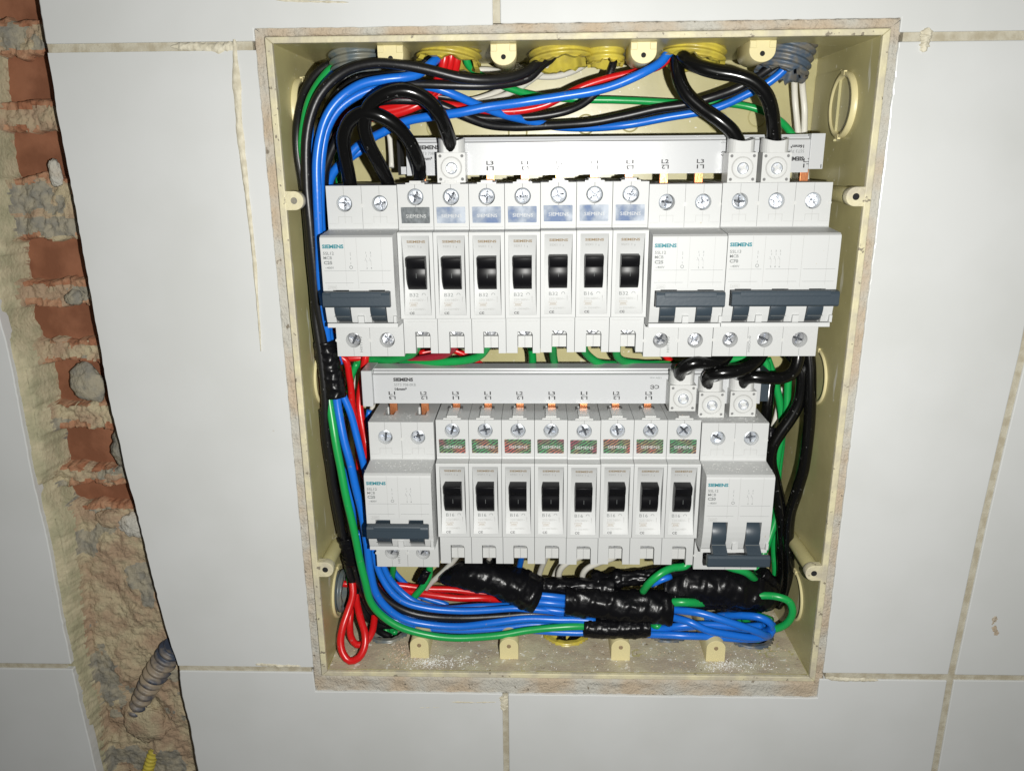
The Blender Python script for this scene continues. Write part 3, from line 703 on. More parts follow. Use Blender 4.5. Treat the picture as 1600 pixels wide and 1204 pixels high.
    tp += [(9.6 - 7.9 * math.cos(a), .7 + 9.2 * math.sin(a)) for a in np.linspace(.3, -1.05, 12)] + [(12, -7.8)]
    tg = MB().prismx(tp, 4.35, 13.55, 'black', True); tg.box(8.85, 9.05, 1.62, 2.0, -.9, 1.6, 'lbl_grey')
    link('toggle', tg.mesh('toggle'), root, bevel=.3)
    st = MB().prismy([(1.6, 25.9), (1.4, 33.6), (1.7, 33.9), (15.7, 33.9), (16.0, 33.6), (16.0, 26.2), (15.7, 25.8)], 9.36, 9.6, foil)
    put(st, 'SIEMENS', 3.9, 28.6, 9.33, 1.7, 'white', 10.2, bold=.0)
    st.build('foil_sticker', root)
    s1 = screw(root, 8.9, 11.0, 38.8, 3.8, random.uniform(0, 90), 'steel', 'terminal_screw', rx=8)
    s2 = screw(root, 9.6, 12.4, -29.6, 3.7, random.uniform(0, 90), 'steel_dull', 'terminal_screw')
    index_children(root); return root
ord_ = ['first', 'second', 'third', 'fourth', 'fifth', 'sixth', 'seventh', 'eighth']
R1X, R1Z, R2X, R2Z = -87.2, 62.0, -72.3, -62.3
masters = {}
bits1 = ['dark foil sticker', 'grey foil sticker', 'torn silver sticker', 'silver foil sticker', 'bright shiny foil sticker', 'bluish foil sticker', 'blue foil sticker']
for i in range(7):
    rt = 'B16' if i == 5 else 'B32'; fo = 'foil_dark' if i == 0 else 'foil'
    loc = (R1X + 18 * i + .1, 0, R1Z + (0, 0, 0, .1, .5, .6, .6)[i])
    lb = '%s narrow %s breaker from the left in the upper row, %s' % (ord_[i], rt, bits1[i])
    if (rt, fo) in masters:
        c = copy_tree(masters[(rt, fo)], loc, lb)
        for ch in c.children:
            if ch.name.startswith('terminal_screw'): ch.rotation_euler[1] = random.uniform(0, 1.6)
    else: masters[(rt, fo)] = sx_breaker(rt, fo, lb, loc)
for i in range(8):
    loc = (R2X + 18 * i + .1, 0, R2Z + (0, 0, 0, 0, -.3, .1, .1, .1)[i])
    lb = '%s narrow B16 breaker from the left in the lower row, striped hologram sticker' % ord_[i]
    if ('B16', 'holo') in masters:
        c = copy_tree(masters[('B16', 'holo')], loc, lb)
        for ch in c.children:
            if ch.name.startswith('terminal_screw'): ch.rotation_euler[1] = random.uniform(0, 1.6)
    else: masters[('B16', 'holo')] = sx_breaker('B16', 'holo', lb, loc)

# ------------------------------------------------------------------ multi-pole breaker (slate handle bar)
def sl_breaker(poles, rating, model, code, up, label, loc):
    root = thing('circuit_breaker', loc, label, 'circuit breaker', 'multi-pole breakers with slate handles')
    W = 18 * poles - .2
    prof = [(58, 44.6), (9.5, 44.6), (9.5, 23.4), (8.9, 22.9), (-7.2, 21.7), (-8.8, 20.8), (-9, 19.8), (-9, -4)]
    prof += [(-9 + 3.2 * (t ** 2), -4 - 18 * t) for t in (.2, .4, .6, .8, 1.0)]
    prof += [(-2.0, -22.2), (-2.0, -22.4), (-5.6, -22.6), (-5.8, -24.7), (9.5, -25.6), (9.5, -43.6), (58, -43.6)]
    h = MB().prismx(prof, 0, W, 'white').build('housing', root)
    cuts = []
    for k in range(poles):
        cx = 18 * k + 8.9
        cuts.append(MB().cyl((cx, 0, 35.8), (0, 1, 0), 4.0, 18, 'white', 32)); cuts.append(MB().cyl((cx, 0, -34.8), (0, 1, 0), 4.0, 18, 'white', 32))
        sl = [(-15, -5), (3, -5), (3, -22.6), (-15, -22.6)]
        cuts.append(MB().prismx(sl, cx - 4.1, cx + 3.9, 'white'))
        cuts.append(MB().box(cx - 3, cx + 3, 22, 36, 40, 50, 'white'))
    boolcut(h, cuts, .3)
    x = MB()
    for k in range(poles):
        cx = 18 * k + 8.9
        line(x, cx, cx, 40, 44.4, 9.46, 'seam', .12); line(x, cx, cx, 26, 31.6, 9.46, 'lbl_lgrey', .12); line(x, cx, cx, -43.4, -39, 9.46, 'seam', .12)
        x.box(cx - 3.4, cx + 3.4, 9.44, 9.6, 29.3, 29.42, 'lbl_lgrey'); x.box(cx - 3.4, cx - 3.28, 9.44, 9.6, 26, 29.4, 'lbl_lgrey'); x.box(cx + 3.28, cx + 3.4, 9.44, 9.6, 26, 29.4, 'lbl_lgrey')
        x.box(cx - 8.4, cx - 4, 9.44, 9.6, 25.9, 26.0, 'lbl_lgrey'); x.box(cx + 4, cx + 8.4, 9.44, 9.6, 25.9, 26.0, 'lbl_lgrey')
        # little white latches between the toggles
        x.prismx([(-5.5, -17.5), (-8.2, -18.4), (-8.0, -21.8), (-5.4, -22.3)], cx + 7.4, min(cx + 10.4, W - .1), 'white')
        x.cyl((cx + 9 if k < poles - 1 else W - .8, 9.2, 34.8), (0, 1, 0), .9, .5, 'white2', 14)
        x.cyl((cx - 8.6 if k == 0 else cx - 9.1, 9.2, -34.8), (0, 1, 0), .9, .5, 'white2', 14)
        if k: line(x, 18 * k - .1, 18 * k - .1, -43.4, 44.5, 9.45, 'seam', .16); line(x, 18 * k - .1, 18 * k - .1, -4, 20.5, -9.04, 'lbl_lgrey', .12)
        line(x, 18 * k + 12.0, 18 * k + 12.0, -3, 20.6, -9.03, 'lbl_lgrey', .1)
        if k == 0: line(x, 1.2, 17, 2.0 + 2.6, 0, -9.03, 'lbl_grey', .11); line(x, 1.2, 15.4, -2.6 + 1.2, 0, -9.03, 'lbl_grey', .11)
        else: line(x, 18 * k + .8, 18 * k + 16.4, 4.6, 0, -9.03, 'lbl_grey', .11); line(x, 18 * k + .8, 18 * k + 16.2, -1.4, 0, -9.03, 'lbl_grey', .11)
    put(x, 'SIEMENS', 1.0, 15.5, -9.05, 1.95, 'lbl_teal', 10.6, bold=.045)
    put(x, model, 1.2, 12.4, -9.05, 1.5, 'lbl_grey', 5.4); put(x, 'MCB', 1.3, 10.2, -9.05, 1.5, 'lbl_grey', 4.2)
    put(x, rating, 1.3, 7.7, -9.05, 1.7, 'lbl_grey', 4.2, bold=.035); put(x, '~400V', 1.8, 5.5, -9.05, 1.15, 'lbl_grey', 4.4)
    put(x, '3000', 3.0, -4.1, -9.05, 1.0, 'lbl_lgrey', 3.4, bold=0)
    for a, b_ in (((2.5, 6.9), -4.5), ((2.5, 6.9), -2.7)): x.box(a[0], a[1], -9.05, -9.0, b_, b_ + .1, 'lbl_lgrey')
    x.box(2.5, 2.6, -9.05, -9, -4.5, -2.6, 'lbl_lgrey'); x.box(6.8, 6.9, -9.05, -9, -4.5, -2.6, 'lbl_lgrey')
    # I / O column and the small circuit diagram
    x.box(14.6, 14.75, -9.05, -9, 11.9, 13.6, 'lbl_grey'); x.box(14.6, 14.75, -9.05, -9, 10, 11.1, 'lbl_grey'); x.box(14.6, 14.75, -9.05, -9, 7.7, 8.8, 'lbl_grey')
    for i in range(16):
        a0, a1 = 2 * math.pi * i / 16, 2 * math.pi * (i + 1) / 16
        x.raw([(14.7 + r_ * math.cos(a), -9.05, 6.3 + r_ * math.sin(a)) for r_, a in ((.62, a0), (.62, a1), (.85, a1), (.85, a0))], [(0, 1, 2, 3)], 'lbl_grey')
    dx0 = 22.6 if poles == 2 else 21.2
    for j in range(poles):
        xx = dx0 + 2.1 * j
        put(x, str(2 * j + 1), xx - .3, 12.9, -9.05, .9, 'lbl_grey'); put(x, str(2 * j + 2), xx - .3, 5.4, -9.05, .9, 'lbl_grey')
        x.box(xx, xx + .12, -9.05, -9, 11.3, 12.4, 'lbl_grey'); x.box(xx, xx + .12, -9.05, -9, 6.7, 9.0, 'lbl_lgrey')
        x.raw([(xx, -9.05, 9.0), (xx + .14, -9.05, 9.0), (xx - .7, -9.05, 10.8), (xx - .84, -9.05, 10.8)], [(0, 1, 2, 3)], 'lbl_grey')
        x.box(xx - 1.2, xx - .5, -9.05, -9, 9.5, 9.62, 'lbl_lgrey')
    put(x, code, 13.6 if poles == 2 else 19.6, -41.2, 9.44, 1.35, 'lbl_grey', 8.4, rot=90, bold=.0)
    merge(h, x)
    # barrels of the toggles
    for k in range(poles):
        cx = 18 * k + 8.8; n = 26
        tp = [(.2 - 9.6 * math.sin(a), -13.8 + 8.6 * math.cos(a)) for a in np.linspace(.0, math.pi, n)] + [(2.5, -22.3), (2.5, -5.3)]
        t_ = MB().prismx(tp, cx - 3.85, cx + 3.75, 'slate', True)
        if up: t_.prismx([(-8.2, -6.2), (-15, -6.6), (-15, -11.4), (-9.2, -11.8)], cx - 3.84, cx + 3.74, 'slate')
        else: t_.prismx([(-8.4, -17.6), (-14.5, -21), (-14.5, -25.4), (-6.6, -21.8)], cx - 3.84, cx + 3.74, 'slate')
        t_.box(cx - 3.8, cx + 3.7, -9.75, -9, -18.3, -18.1, 'lbl_grey')
        t_.build('toggle', root, bevel=.25)
    hb = MB()
    if up:
        hb.prismx([(-14.2, -4.6), (-17.2, -5.0), (-17.8, -6.2), (-17.8, -11.4), (-16.8, -12.3), (-14.4, -12.3)], 1.6, W - 1.2, 'slate')
        hb.prismx([(-17.6, -4.5), (-17.95, -5.2), (-17.95, -7.2), (-17.4, -7.4)], 5.5, W - 5.4, 'slate')
    else:
        hb.prismx([(-12.6, -21.8), (-15.4, -21.2), (-16.6, -22.6), (-16.8, -27.0), (-15.8, -28.0), (-12.6, -27.6)], 1.6, W - 1.0, 'slate')
    hb.build('handle_bar', root, bevel=.45)
    for k in range(poles):
        for z_ in (35.8, -34.8):
            screw(root, 18 * k + 8.9 + random.uniform(-.15, .15), 11.6 if z_ > 0 else 12.8, z_, 3.65, random.uniform(0, 90), 'steel' if z_ > 0 else 'steel_dull', 'terminal_screw', rx=random.uniform(-12, 10), rz=random.uniform(-12, 14))
    if not up: MB().box(8.6, 9.2, 3, 9.5, -35, -27.5, 'seam').build('latch_tab', root)
    index_children(root); return root
a_ = sl_breaker(2, 'C25', '5SL12', 'HIIT710', True, 'C25 breaker with handle up at the left end of the upper row', (-123.2, 0, 62))
copy_tree(a_, (38.9, 0, 61.6), 'C25 breaker with handle up beside the widest breaker in the upper row')
copy_tree(a_, (-109.2, 0, -63.2), 'C25 breaker with handle up at the left end of the lower row')
sl_breaker(3, 'C70', '5SL13', 'HIISO10', True, 'three-pole C70 breaker with one long slate handle at the right end of the upper row', (75.0, 0, 61.9))
sl_breaker(2, 'C20', '5SL12', 'HIIT710', False, 'two-pole C20 breaker with its slate handle down at the right end of the lower row', (72.2, 0, -63.4))

# ------------------------------------------------------------------ busbars
pairs = [('L1', 'L3'), ('L2', 'L2'), ('L3', 'L1')]
def busbar(x0, x1, z0, z1, xs_first, idx0, n, label, skip, right_text, lname, capL, capR):
    root = thing('busbar', ((x0 + x1) / 2, 35, z0), label, 'busbar', 'comb busbars above the breakers')
    ox, oz = (x0 + x1) / 2, z0
    def part(mb, name, **k):
        o = mb.build(name, root, **k); o.location = (-ox * S, -.035, -oz * S); return o
    c = MB(); c.prismx([(27, z0), (27, z1 - .4), (27.6, z1), (29.4, z1), (29.6, z1 + 1.3), (31.4, z1 + 1.3), (31.6, z1 + 2.3), (42, z1 + 2.5), (42, z0 + 1.2), (38, z0)], x0, x1, 'grey')
    for yy, zz in ((29.5, z1 + .05), (31.5, z1 + 1.35)): c.box(x0 + .2, x1 - .2, yy - .35, yy, zz, zz + .12, 'seam')
    for i in range(n):
        xx = xs_first + 18 * i; a, b_ = pairs[(idx0 + i) % 3]
        put(c, a, xx - 1.9, z0 + 5.0, 26.94, 2.0, 'lbl_black', 3.7, bold=.02)
        put(c, b_, xx + 1.9, z0 + 4.3, 26.94, 2.0, 'lbl_black', 3.7, rot=180, bold=.02)
    lx = lname
    put(c, 'SIEMENS', lx, z0 + 12.9, 26.94, 2.1, 'lbl_black', 11.2, bold=.05)
    put(c, '5ST3 708-0KB', lx + .4, z0 + 10.2, 26.94, 1.5, 'lbl_grey', 12.2, bold=0)
    put(c, '16mm\u00b2', lx + .6, z0 + 7.6, 26.94, 1.7, 'lbl_black', 6.8, bold=.04)
    rx = right_text
    if rx:
        put(c, 'SIEMENS', rx, z0 + 7.8, 26.94, 2.1, 'lbl_black', 11.2, rot=180, bold=.05)
        put(c, '5ST3 708-0KB', rx - .2, z0 + 11.2, 26.94, 1.5, 'lbl_grey', 12.2, rot=180, bold=0)
        put(c, '16mm\u00b2', rx - .4, z0 + 13.6, 26.94, 1.7, 'lbl_black', 6.8, rot=180, bold=.04)
    cx = (88 if rx else 57) - (6 if rx else 6)
    put(c, 'C\u0404', cx, z0 + 10.8, 26.94, 2.4, 'lbl_black', 5.0, rot=180, bold=.02); put(c, '120V max', cx + 1, z0 + 15.4, 26.94, 1.0, 'lbl_grey', 6.5, rot=180, bold=0)
    part(c, 'cover', bevel=.2)
    e = MB()
    if capL: e.box(x0 - 6, x0 - .1, 24, 43, z0 - 1.0, z1 + 2.9, 'grey'); part(e, 'end_cap', bevel=.3)
    e = MB()
    if capR: e.box(x1 + .1, x1 + 7.2, 26.5, 43, z0 + 1.6, z1 + 2.6, 'grey'); e.box(x1 + 6, x1 + 6.5, 26.3, 27, z0 + 2, z0 + 4, 'lbl_black'); part(e, 'end_cap', bevel=.3)
    me = None
    for i in range(n):
        if i in skip: continue
        xx = xs_first + 18 * i
        if me is None: me = MB().box(-2.1, 2.1, -1.2, 1.2, -8, 1.5, 'copper').mesh('copper_pin')
        o = link('copper_pin', me, root, (xx - ox, 30.5 - 35, 0), .15)
        nt = MB().box(-4.4, 4.4, 3.6, 5.4, -3.0, .4, 'hole')
    return root
busbar(-84.5, 121.6, 110.8, 127.2, -77.2, 0, 12, 'upper grey comb busbar printed with phase letters, behind three white terminals', (), 119, -78.5, False, True)
busbar(-108.8, 107.0, -13.4, 3.4, -98.6, 0, 11, 'lower grey comb busbar with a square grey end cap at its left', (), None, -97.5, True, False)
t_ = MB(); t_.box(107.2, 111.5, 27, 44, -12, 5, 'slate'); tag(t_.build('busbar_end_piece'), 'dark smoky end piece at the right end of the lower busbar', 'end piece')
t_ = MB(); t_.box(-89.6, -88.2, 30, 44, 111, 129, 'hole'); t_.box(-88.2, -84.7, 31, 43, 111.4, 115.2, 'grey'); tag(t_.build('busbar_end_piece'), 'black cut end strip at the left end of the upper busbar', 'end piece')

# ------------------------------------------------------------------ white infeed terminals
def terminal(cx, cz, y0, label, first=[None]):
    if first[0] is not None: return copy_tree(first[0], (cx, y0, cz), label)
    root = thing('feed_terminal', (cx, y0, cz), label, 'cable terminal', 'white cable terminals on the busbars')
    b_ = MB(); b_.box(-7.1, 7.1, 0, 12.5, -7.3, 7.2, 'white2')
    h = b_.build('body', root)
    boolcut(h, [MB().cyl((0, -5, 0), (0, 1, 0), 5.4, 5.6, 'white2', 40), MB().cyl((0, -5, 0), (0, 1, 0), 3.0, 9, 'white2', 32)] + [MB().cyl((sx * 5.5, -5, sz * 5.6), (0, 1, 0), .75, 7, 'white2', 16) for sx in (-1, 1) for sz in (-1, 1)], .25)
    x = MB(); x.cyl((0, .58, 0), (0, 1, 0), 5.35, .3, 'lbl_lgrey', 40); x.cyl((0, -.3, 0), (0, 1, 0), 4.75, 2, 'white2', 40)  # the grey disc paints shade into the ring groove
    # collar round the cable
    n = 32; 
    for i in range(n):
        a0, a1 = 2 * math.pi * i / n, 2 * math.pi * (i + 1) / n
        def P(r, a, z_): return (max(-6.6, min(6.6, r * 1.25 * math.cos(a))), 6.3 + max(-5.2, min(5.6, r * 1.2 * math.sin(a))), z_)
        x.raw([P(5.4, a0, 7.0), P(5.4, a1, 7.0), P(5.4, a1, 12.6 + 1.6 * math.cos(a1) ** 2), P(5.4, a0, 12.6 + 1.6 * math.cos(a0) ** 2), P(4.4, a0, 7.0), P(4.4, a1, 7.0), P(4.4, a1, 12.6 + 1.6 * math.cos(a1) ** 2), P(4.4, a0, 12.6 + 1.6 * math.cos(a0) ** 2)],
              [(0, 1, 2, 3), (5, 4, 7, 6), (3, 2, 6, 7)], 'white2')
    x.cyl((0, 6.3, 6.9), (0, 0, 1), 4.2, .4, 'hole', 20)
    for sx in (-1, 1):
        for sz in (-1, 1): x.cyl((sx * 5.5, .5, sz * 5.6), (0, 1, 0), .72, .3, 'seam', 14)  # dark discs paint the shade down the corner holes
    merge(h, x)
    sc = screw(root, 0.2, -1.1, -.3, 3.0, 30, 'steel', 'clamp_screw')
    index_children(root); first[0] = root; return root
def tpos(u, v, y): p = U(u, v, 1, y); return p[0], p[2]
for u, v, y, l in ((705, 262, 13, 'white cable terminal clamping a thick black cable near the left of the upper busbar'), (1160, 262, 13, 'left of the two white cable terminals at the right of the upper busbar'),
                   (1213, 262, 13, 'right of the two white cable terminals at the right of the upper busbar'), (1067, 622, 14, 'leftmost and highest of three white cable terminals on the lower busbar'),
                   (1112, 632, 19, 'middle of three white cable terminals on the lower busbar'), (1161, 631, 19, 'rightmost of three white cable terminals on the lower busbar')):
    x_, z_ = tpos(u, v, y); terminal(x_, z_, y, l)

# ------------------------------------------------------------------ wires
WIRES = []
def wire(color, r, L, label, step=2.0, group=None):
    P = catmull(pts(L), step); mb = MB(); sd_ = len(WIRES) * 1.7; WIRES.append(1)
    N_ = len(P); P = [p_ + np.array([vnoise(i_ * .11, sd_, 1), vnoise(i_ * .11, sd_, 5) , vnoise(i_ * .11, sd_, 9)]) * (.55 if r < 2.9 else .25) * min(1, i_ / 8, (N_ - 1 - i_) / 8) for i_, p_ in enumerate(P)]
    r_eff = r * .97
    sweep(mb, P, lambda t: r_eff * (1 + .025 * float(vnoise(t * 30, sd_))), color, 14)
    nm = 'power_cable' if r > 2.9 else 'insulated_wire'
    gname = {'wblue': 'blue wires', 'wgreen': 'green wires', 'wred': 'red wires', 'wmaroon': 'red wires', 'wblack': 'black wires', 'cable': 'thick black cables', 'wwhite': 'white wires'}[color]
    return tag(mb.build(nm, fix=False), label, 'cable' if r > 2.9 else 'wire', group or gname)
TL_C, TR_C = ('w', -109, 31, 176), ('w', 110, 33, 176)
Y1_C, Y2_C, Y3_C, Y4_C = ('w', -60, 33, 177), ('w', -6, 34, 177), ('w', 17.5, 34, 177), ('w', 62, 33, 177)
# --- left run and top
wire('wblack', 2.25, [TL_C, (530, 95, 34), (500, 112, 30), (476, 145, 24), (466, 195, 17), (466, 240, 15), (475, 295, 14), (481, 350, 13), (486, 420, 13), (494, 500, 14), (502, 560, 15), (507, 620, 15), (510, 680, 16), (521, 750, 18), (533, 815, 22), (542, 870, 26), (552, 915, 30), (570, 955, 36), (592, 985, 44), ('w', -112, 46, -178)], 'outermost black wire hugging the left wall of the box')
wire('wgreen', 2.3, [TL_C, (538, 93, 31), (512, 115, 26), (490, 148, 19), (477, 190, 14), (472, 225, 13), (477, 262, 15), (487, 320, 17), (491, 400, 17), (495, 470, 18), (505, 560, 21), (514, 620, 18), (522, 680, 12), (535, 745, 9), (549, 810, 9), (560, 860, 10), (569, 905, 11), (579, 940, 12), (598, 962, 13), (630, 980, 14), (675, 992, 15), (716, 996, 15), (769, 993, 16), (821, 986, 17), (861, 981, 17), (905, 978, 18), (930, 978, 20)], 'green wire in front, sweeping down the left side and along the bottom')
wire('wblack', 2.55, [Y2_C, (858, 84, 30), (842, 96, 26), (822, 112, 22), (795, 122, 18), (760, 125, 14), (725, 122, 12), (675, 111, 10), (625, 102, 9), (587, 99, 9), (550, 107, 9), (520, 126, 9), (497, 153, 9), (483, 190, 9), (477, 232, 9), (479, 282, 9), (483, 330, 9), (488, 390, 10), (494, 450, 12), (502, 510, 15), (509, 560, 17)], 'black wire arching over the top left corner from the wide yellow conduit')
wire('wblack', 2.3, [Y2_C, (864, 88, 34), (848, 102, 30), (828, 122, 27), (800, 131, 24), (762, 135, 20), (712, 134, 18), (650, 131, 17), (605, 134, 18), (562, 145, 20), (530, 165, 22), (512, 195, 22), (504, 240, 22), (501, 320, 22), (503, 420, 22), (510, 520, 22), (515, 560, 22)], 'second black wire below the top arch, tucked behind blue wires')
wire('wblack', 2.1, [Y1_C, (690, 84, 30), (664, 97, 28), (635, 110, 25), (600, 117, 23), (562, 124, 23), (535, 142, 24), (512, 170, 25), (499, 205, 25), (494, 250, 25), (497, 400, 24), (505, 540, 24)], 'black wire leaving the torn yellow conduit towards the left bundle')
wire('wblue', 2.35, [Y1_C, (688, 86, 26), (672, 102, 20), (652, 117, 16), (630, 121, 13), (600, 124, 11), (565, 131, 10), (540, 145, 10), (520, 165, 9), (507, 188, 8), (500, 212, 8), (495, 250, 8), (495, 300, 8), (497, 350, 9), (501, 430, 11), (507, 490, 14), (514, 545, 18), (524, 610, 18), (530, 650, 16), (538, 685, 14), (548, 722, 13), (557, 765, 14), (566, 806, 15), (573, 850, 16), (579, 895, 17), (590, 930, 18), (608, 952, 19), (632, 967, 20), (670, 975, 21), (716, 978, 21), (769, 973, 20), (821, 966, 20), (874, 967, 20), (930, 970, 20)], 'long blue wire in front of the left bundle, curving along the bottom')
wire('wblue', 2.15, [TR_C, (1232, 98, 36), (1205, 125, 38), (1162, 150, 42), (1125, 166, 46), (1075, 178, 50), (1025, 187, 52), (975, 195, 54), (925, 199, 52), (870, 198, 48), (825, 189, 42), (787, 179, 34), (750, 165, 27), (715, 150, 21), (690, 141, 19), (662, 135, 18), (617, 134, 17), (580, 142, 15), (552, 154, 14), (528, 173, 13), (513, 200, 13), (505, 240, 13), (502, 300, 14), (504, 380, 15), (510, 470, 17), (518, 545, 20), (530, 600, 20), (545, 640, 20), (556, 680, 20), (566, 719, 20), (574, 760, 22), (578, 820, 24), (585, 868, 24), (596, 900, 23), (613, 924, 22), (635, 940, 22), (665, 949, 23), (710, 953, 24), (760, 953, 24), (810, 950, 24), (850, 954, 24), (900, 962, 26)], 'long blue wire crossing from the top right conduit to the left bundle')
wire('wblue', 2.3, [Y4_C, (1044, 84, 26), (1032, 98, 24), (1008, 112, 22), (965, 131, 22), (925, 142, 22), (875, 151, 22), (825, 159, 22), (775, 167, 22), (725, 174, 22), (675, 181, 24), (630, 190, 26), (597, 206, 28), (566, 224, 30), (543, 247, 30), (520, 272, 30), (512, 300, 32), (512, 400, 36), (520, 520, 34), (530, 570, 28)], 'blue wire running from the right yellow conduit across to the left')
wire('wblue', 2.0, [(640, 196, 40), (612, 200, 38), (585, 214, 36), (560, 238, 34), (536, 256, 34), (515, 280, 36), (508, 330, 38), (510, 420, 38)], 'short blue wire curving down behind the thick black arches')
wire('wred', 2.0, [Y4_C, (1048, 88, 32), (1028, 104, 34), (990, 114, 34), (950, 123, 34), (915, 134, 34), (880, 150, 34), (850, 165, 34), (805, 173, 34), (760, 172, 34), (720, 166, 36), (680, 163, 36), (630, 170, 36), (580, 178, 36)], 'dull red wire running beside the long blue wire at the top')
M_red = [(0, 0), (11, 2), (22, 5)]
for k, (dx, dy) in enumerate(((0, 0), (9, 1), (19, 3))):
    wire('wred', 2.35, [('w', -62 + 3.5 * k, 30, 178), (696 + dx, 84 + dy, 24 + 2 * k), (690 + dx, 112 + dy, 26 + 3 * k), (672 + dx, 140 + dy, 32 + 3 * k), (640 + dx * .5, 160 + dy * 2, 34), (600, 171 + dy * 3, 34), (558, 173 + dy * 4, 34), (524, 182 + dy * 4, 32), (508 + k, 212, 32), (503 + k, 260, 32), (506, 380, 34 + 2 * k), (520, 520, 34 + 3 * k)][:12],
         ['left of three red wires falling from the torn yellow conduit', 'middle of three red wires falling from the torn yellow conduit', 'right of three red wires falling from the torn yellow conduit'][k])
wire('wgreen', 2.0, [('w', -53, 35, 177), (730, 98, 38), (742, 111, 42), (762, 124, 48), (807, 142, 54), (850, 150, 58), (925, 156, 60), (975, 158, 60), (1050, 162, 60), (1110, 163, 60), (1150, 164, 60), (1180, 169, 59), (1204, 178, 57), (1222, 190, 54), (1236, 206, 50), (1246, 226, 48), (1250, 260, 48)], 'green wire crossing the top behind the others to the far right')
wire('wwhite', 1.7, [Y3_C, (928, 88, 44), (912, 102, 50), (890, 113, 56), (862, 119, 60), (830, 118, 64), (790, 114, 66), (760, 110, 68), (730, 112, 68), (690, 120, 68)], 'white wire looping left from the narrow yellow conduit')
wire('wwhite', 1.7, [Y2_C, (850, 106, 44), (828, 126, 52), (805, 141, 58), (780, 152, 62), (750, 160, 64), (715, 165, 64), (680, 160, 64), (640, 150, 60)], 'white wire below the black arch at the top centre')
wire('wwhite', 1.7, [Y2_C, (838, 104, 50), (815, 122, 58), (790, 136, 62), (765, 148, 66), (735, 156, 68), (700, 154, 68), (660, 140, 66), (620, 122, 60), (590, 112, 54), (560, 114, 50), (535, 128, 50), (520, 150, 50)], 'white wire seen under the thick black arches at top left')
wire('wgreen', 1.8, [TL_C, (556, 110, 48), (540, 130, 50), (524, 150, 52), (520, 180, 54), (526, 230, 54), (530, 300, 54)], 'short green wire glimpsed behind the top left bundle')
wire('wblack', 2.1, [Y3_C, (960, 86, 38), (955, 110, 36), (945, 132, 36), (930, 147, 36), (912, 162, 38), (887, 173, 40), (850, 180, 40), (810, 184, 40), (760, 185, 40), (720, 180, 40), (680, 172, 42), (620, 168, 44)], 'black wire hanging from the narrow yellow conduit')
wire('wblack', 2.4, [TR_C, (1222, 92, 30), (1200, 108, 32), (1175, 125, 36), (1150, 138, 38), (1110, 152, 42), (1070, 163, 44), (1025, 172, 46), (975, 183, 48), (925, 192, 48), (862, 196, 46), (800, 198, 42), (762, 195, 38), (728, 183, 34), (700, 170, 32), (668, 160, 30), (625, 156, 28), (585, 160, 28), (555, 176, 26), (532, 205, 26), (516, 240, 26), (509, 270, 27), (505, 320, 28), (505, 400, 30), (512, 500, 30), (518, 550, 28)], 'black wire swooping along the top from the right grey conduit')
wire('wblack', 2.2, [(560, 175, 20), (538, 195, 18), (524, 222, 18), (513, 250, 19), (507, 285, 22), (505, 340, 26), (507, 450, 28)], 'black wire bending down beside the upper left breaker')
wire('wwhite', 1.7, [TR_C, (1243, 96, 44), (1241, 120, 56), (1242, 160, 62), (1246, 207, 60), (1250, 240, 58), (1252, 300, 58)], 'left of two white wires dropping from the top right conduit')
wire('wwhite', 1.7, [('w', 112, 35, 176), (1254, 96, 46), (1254, 130, 58), (1257, 170, 62), (1256, 207, 60), (1258, 240, 58), (1260, 300, 58)], 'right of two white wires dropping from the top right conduit')
wire('wblack', 1.9, [TL_C, (556, 96, 36), (548, 112, 40), (530, 135, 40), (512, 165, 38), (500, 200, 34), (492, 250, 30), (490, 320, 26), (494, 420, 26), (505, 540, 28)], 'black wire leaving the top left conduit behind the arches')
wire('wblue', 2.0, [TL_C, (550, 92, 30), (534, 104, 26), (512, 128, 22), (494, 158, 19), (486, 190, 17), (484, 230, 17), (488, 290, 19), (496, 360, 20), (503, 440, 20), (512, 530, 24)], 'blue wire coming from the top left conduit beside the green one')
wire('wblack', 2.0, [Y1_C, (676, 92, 36), (650, 118, 36), (618, 136, 36), (580, 152, 36), (548, 172, 34), (524, 200, 32), (512, 236, 30), (508, 290, 32), (508, 400, 34)], 'black wire from the torn yellow conduit, lowest of its arch')
wire('wblack', 1.8, [(500, 190, 30), (540, 150, 32), (600, 140, 34), (660, 146, 36), (720, 158, 40), (770, 180, 46), (830, 192, 52), (900, 196, 58)], 'thin black wire weaving behind the blue crossing at top left')
wire('wwhite', 1.6, [(612, 262, 58), (611, 240, 60), (606, 205, 62), (590, 170, 62), (560, 150, 60)], 'white wire dropping behind the thick black arches')
wire('wblue', 2.0, [(520, 640, 26), (536, 700, 26), (548, 770, 26), (556, 840, 27), (562, 885, 27), (574, 925, 28), (598, 958, 28), (640, 975, 28), (700, 984, 27), (770, 982, 26), (840, 976, 26), (910, 984, 26)], 'blue wire behind the front green wire at lower left')
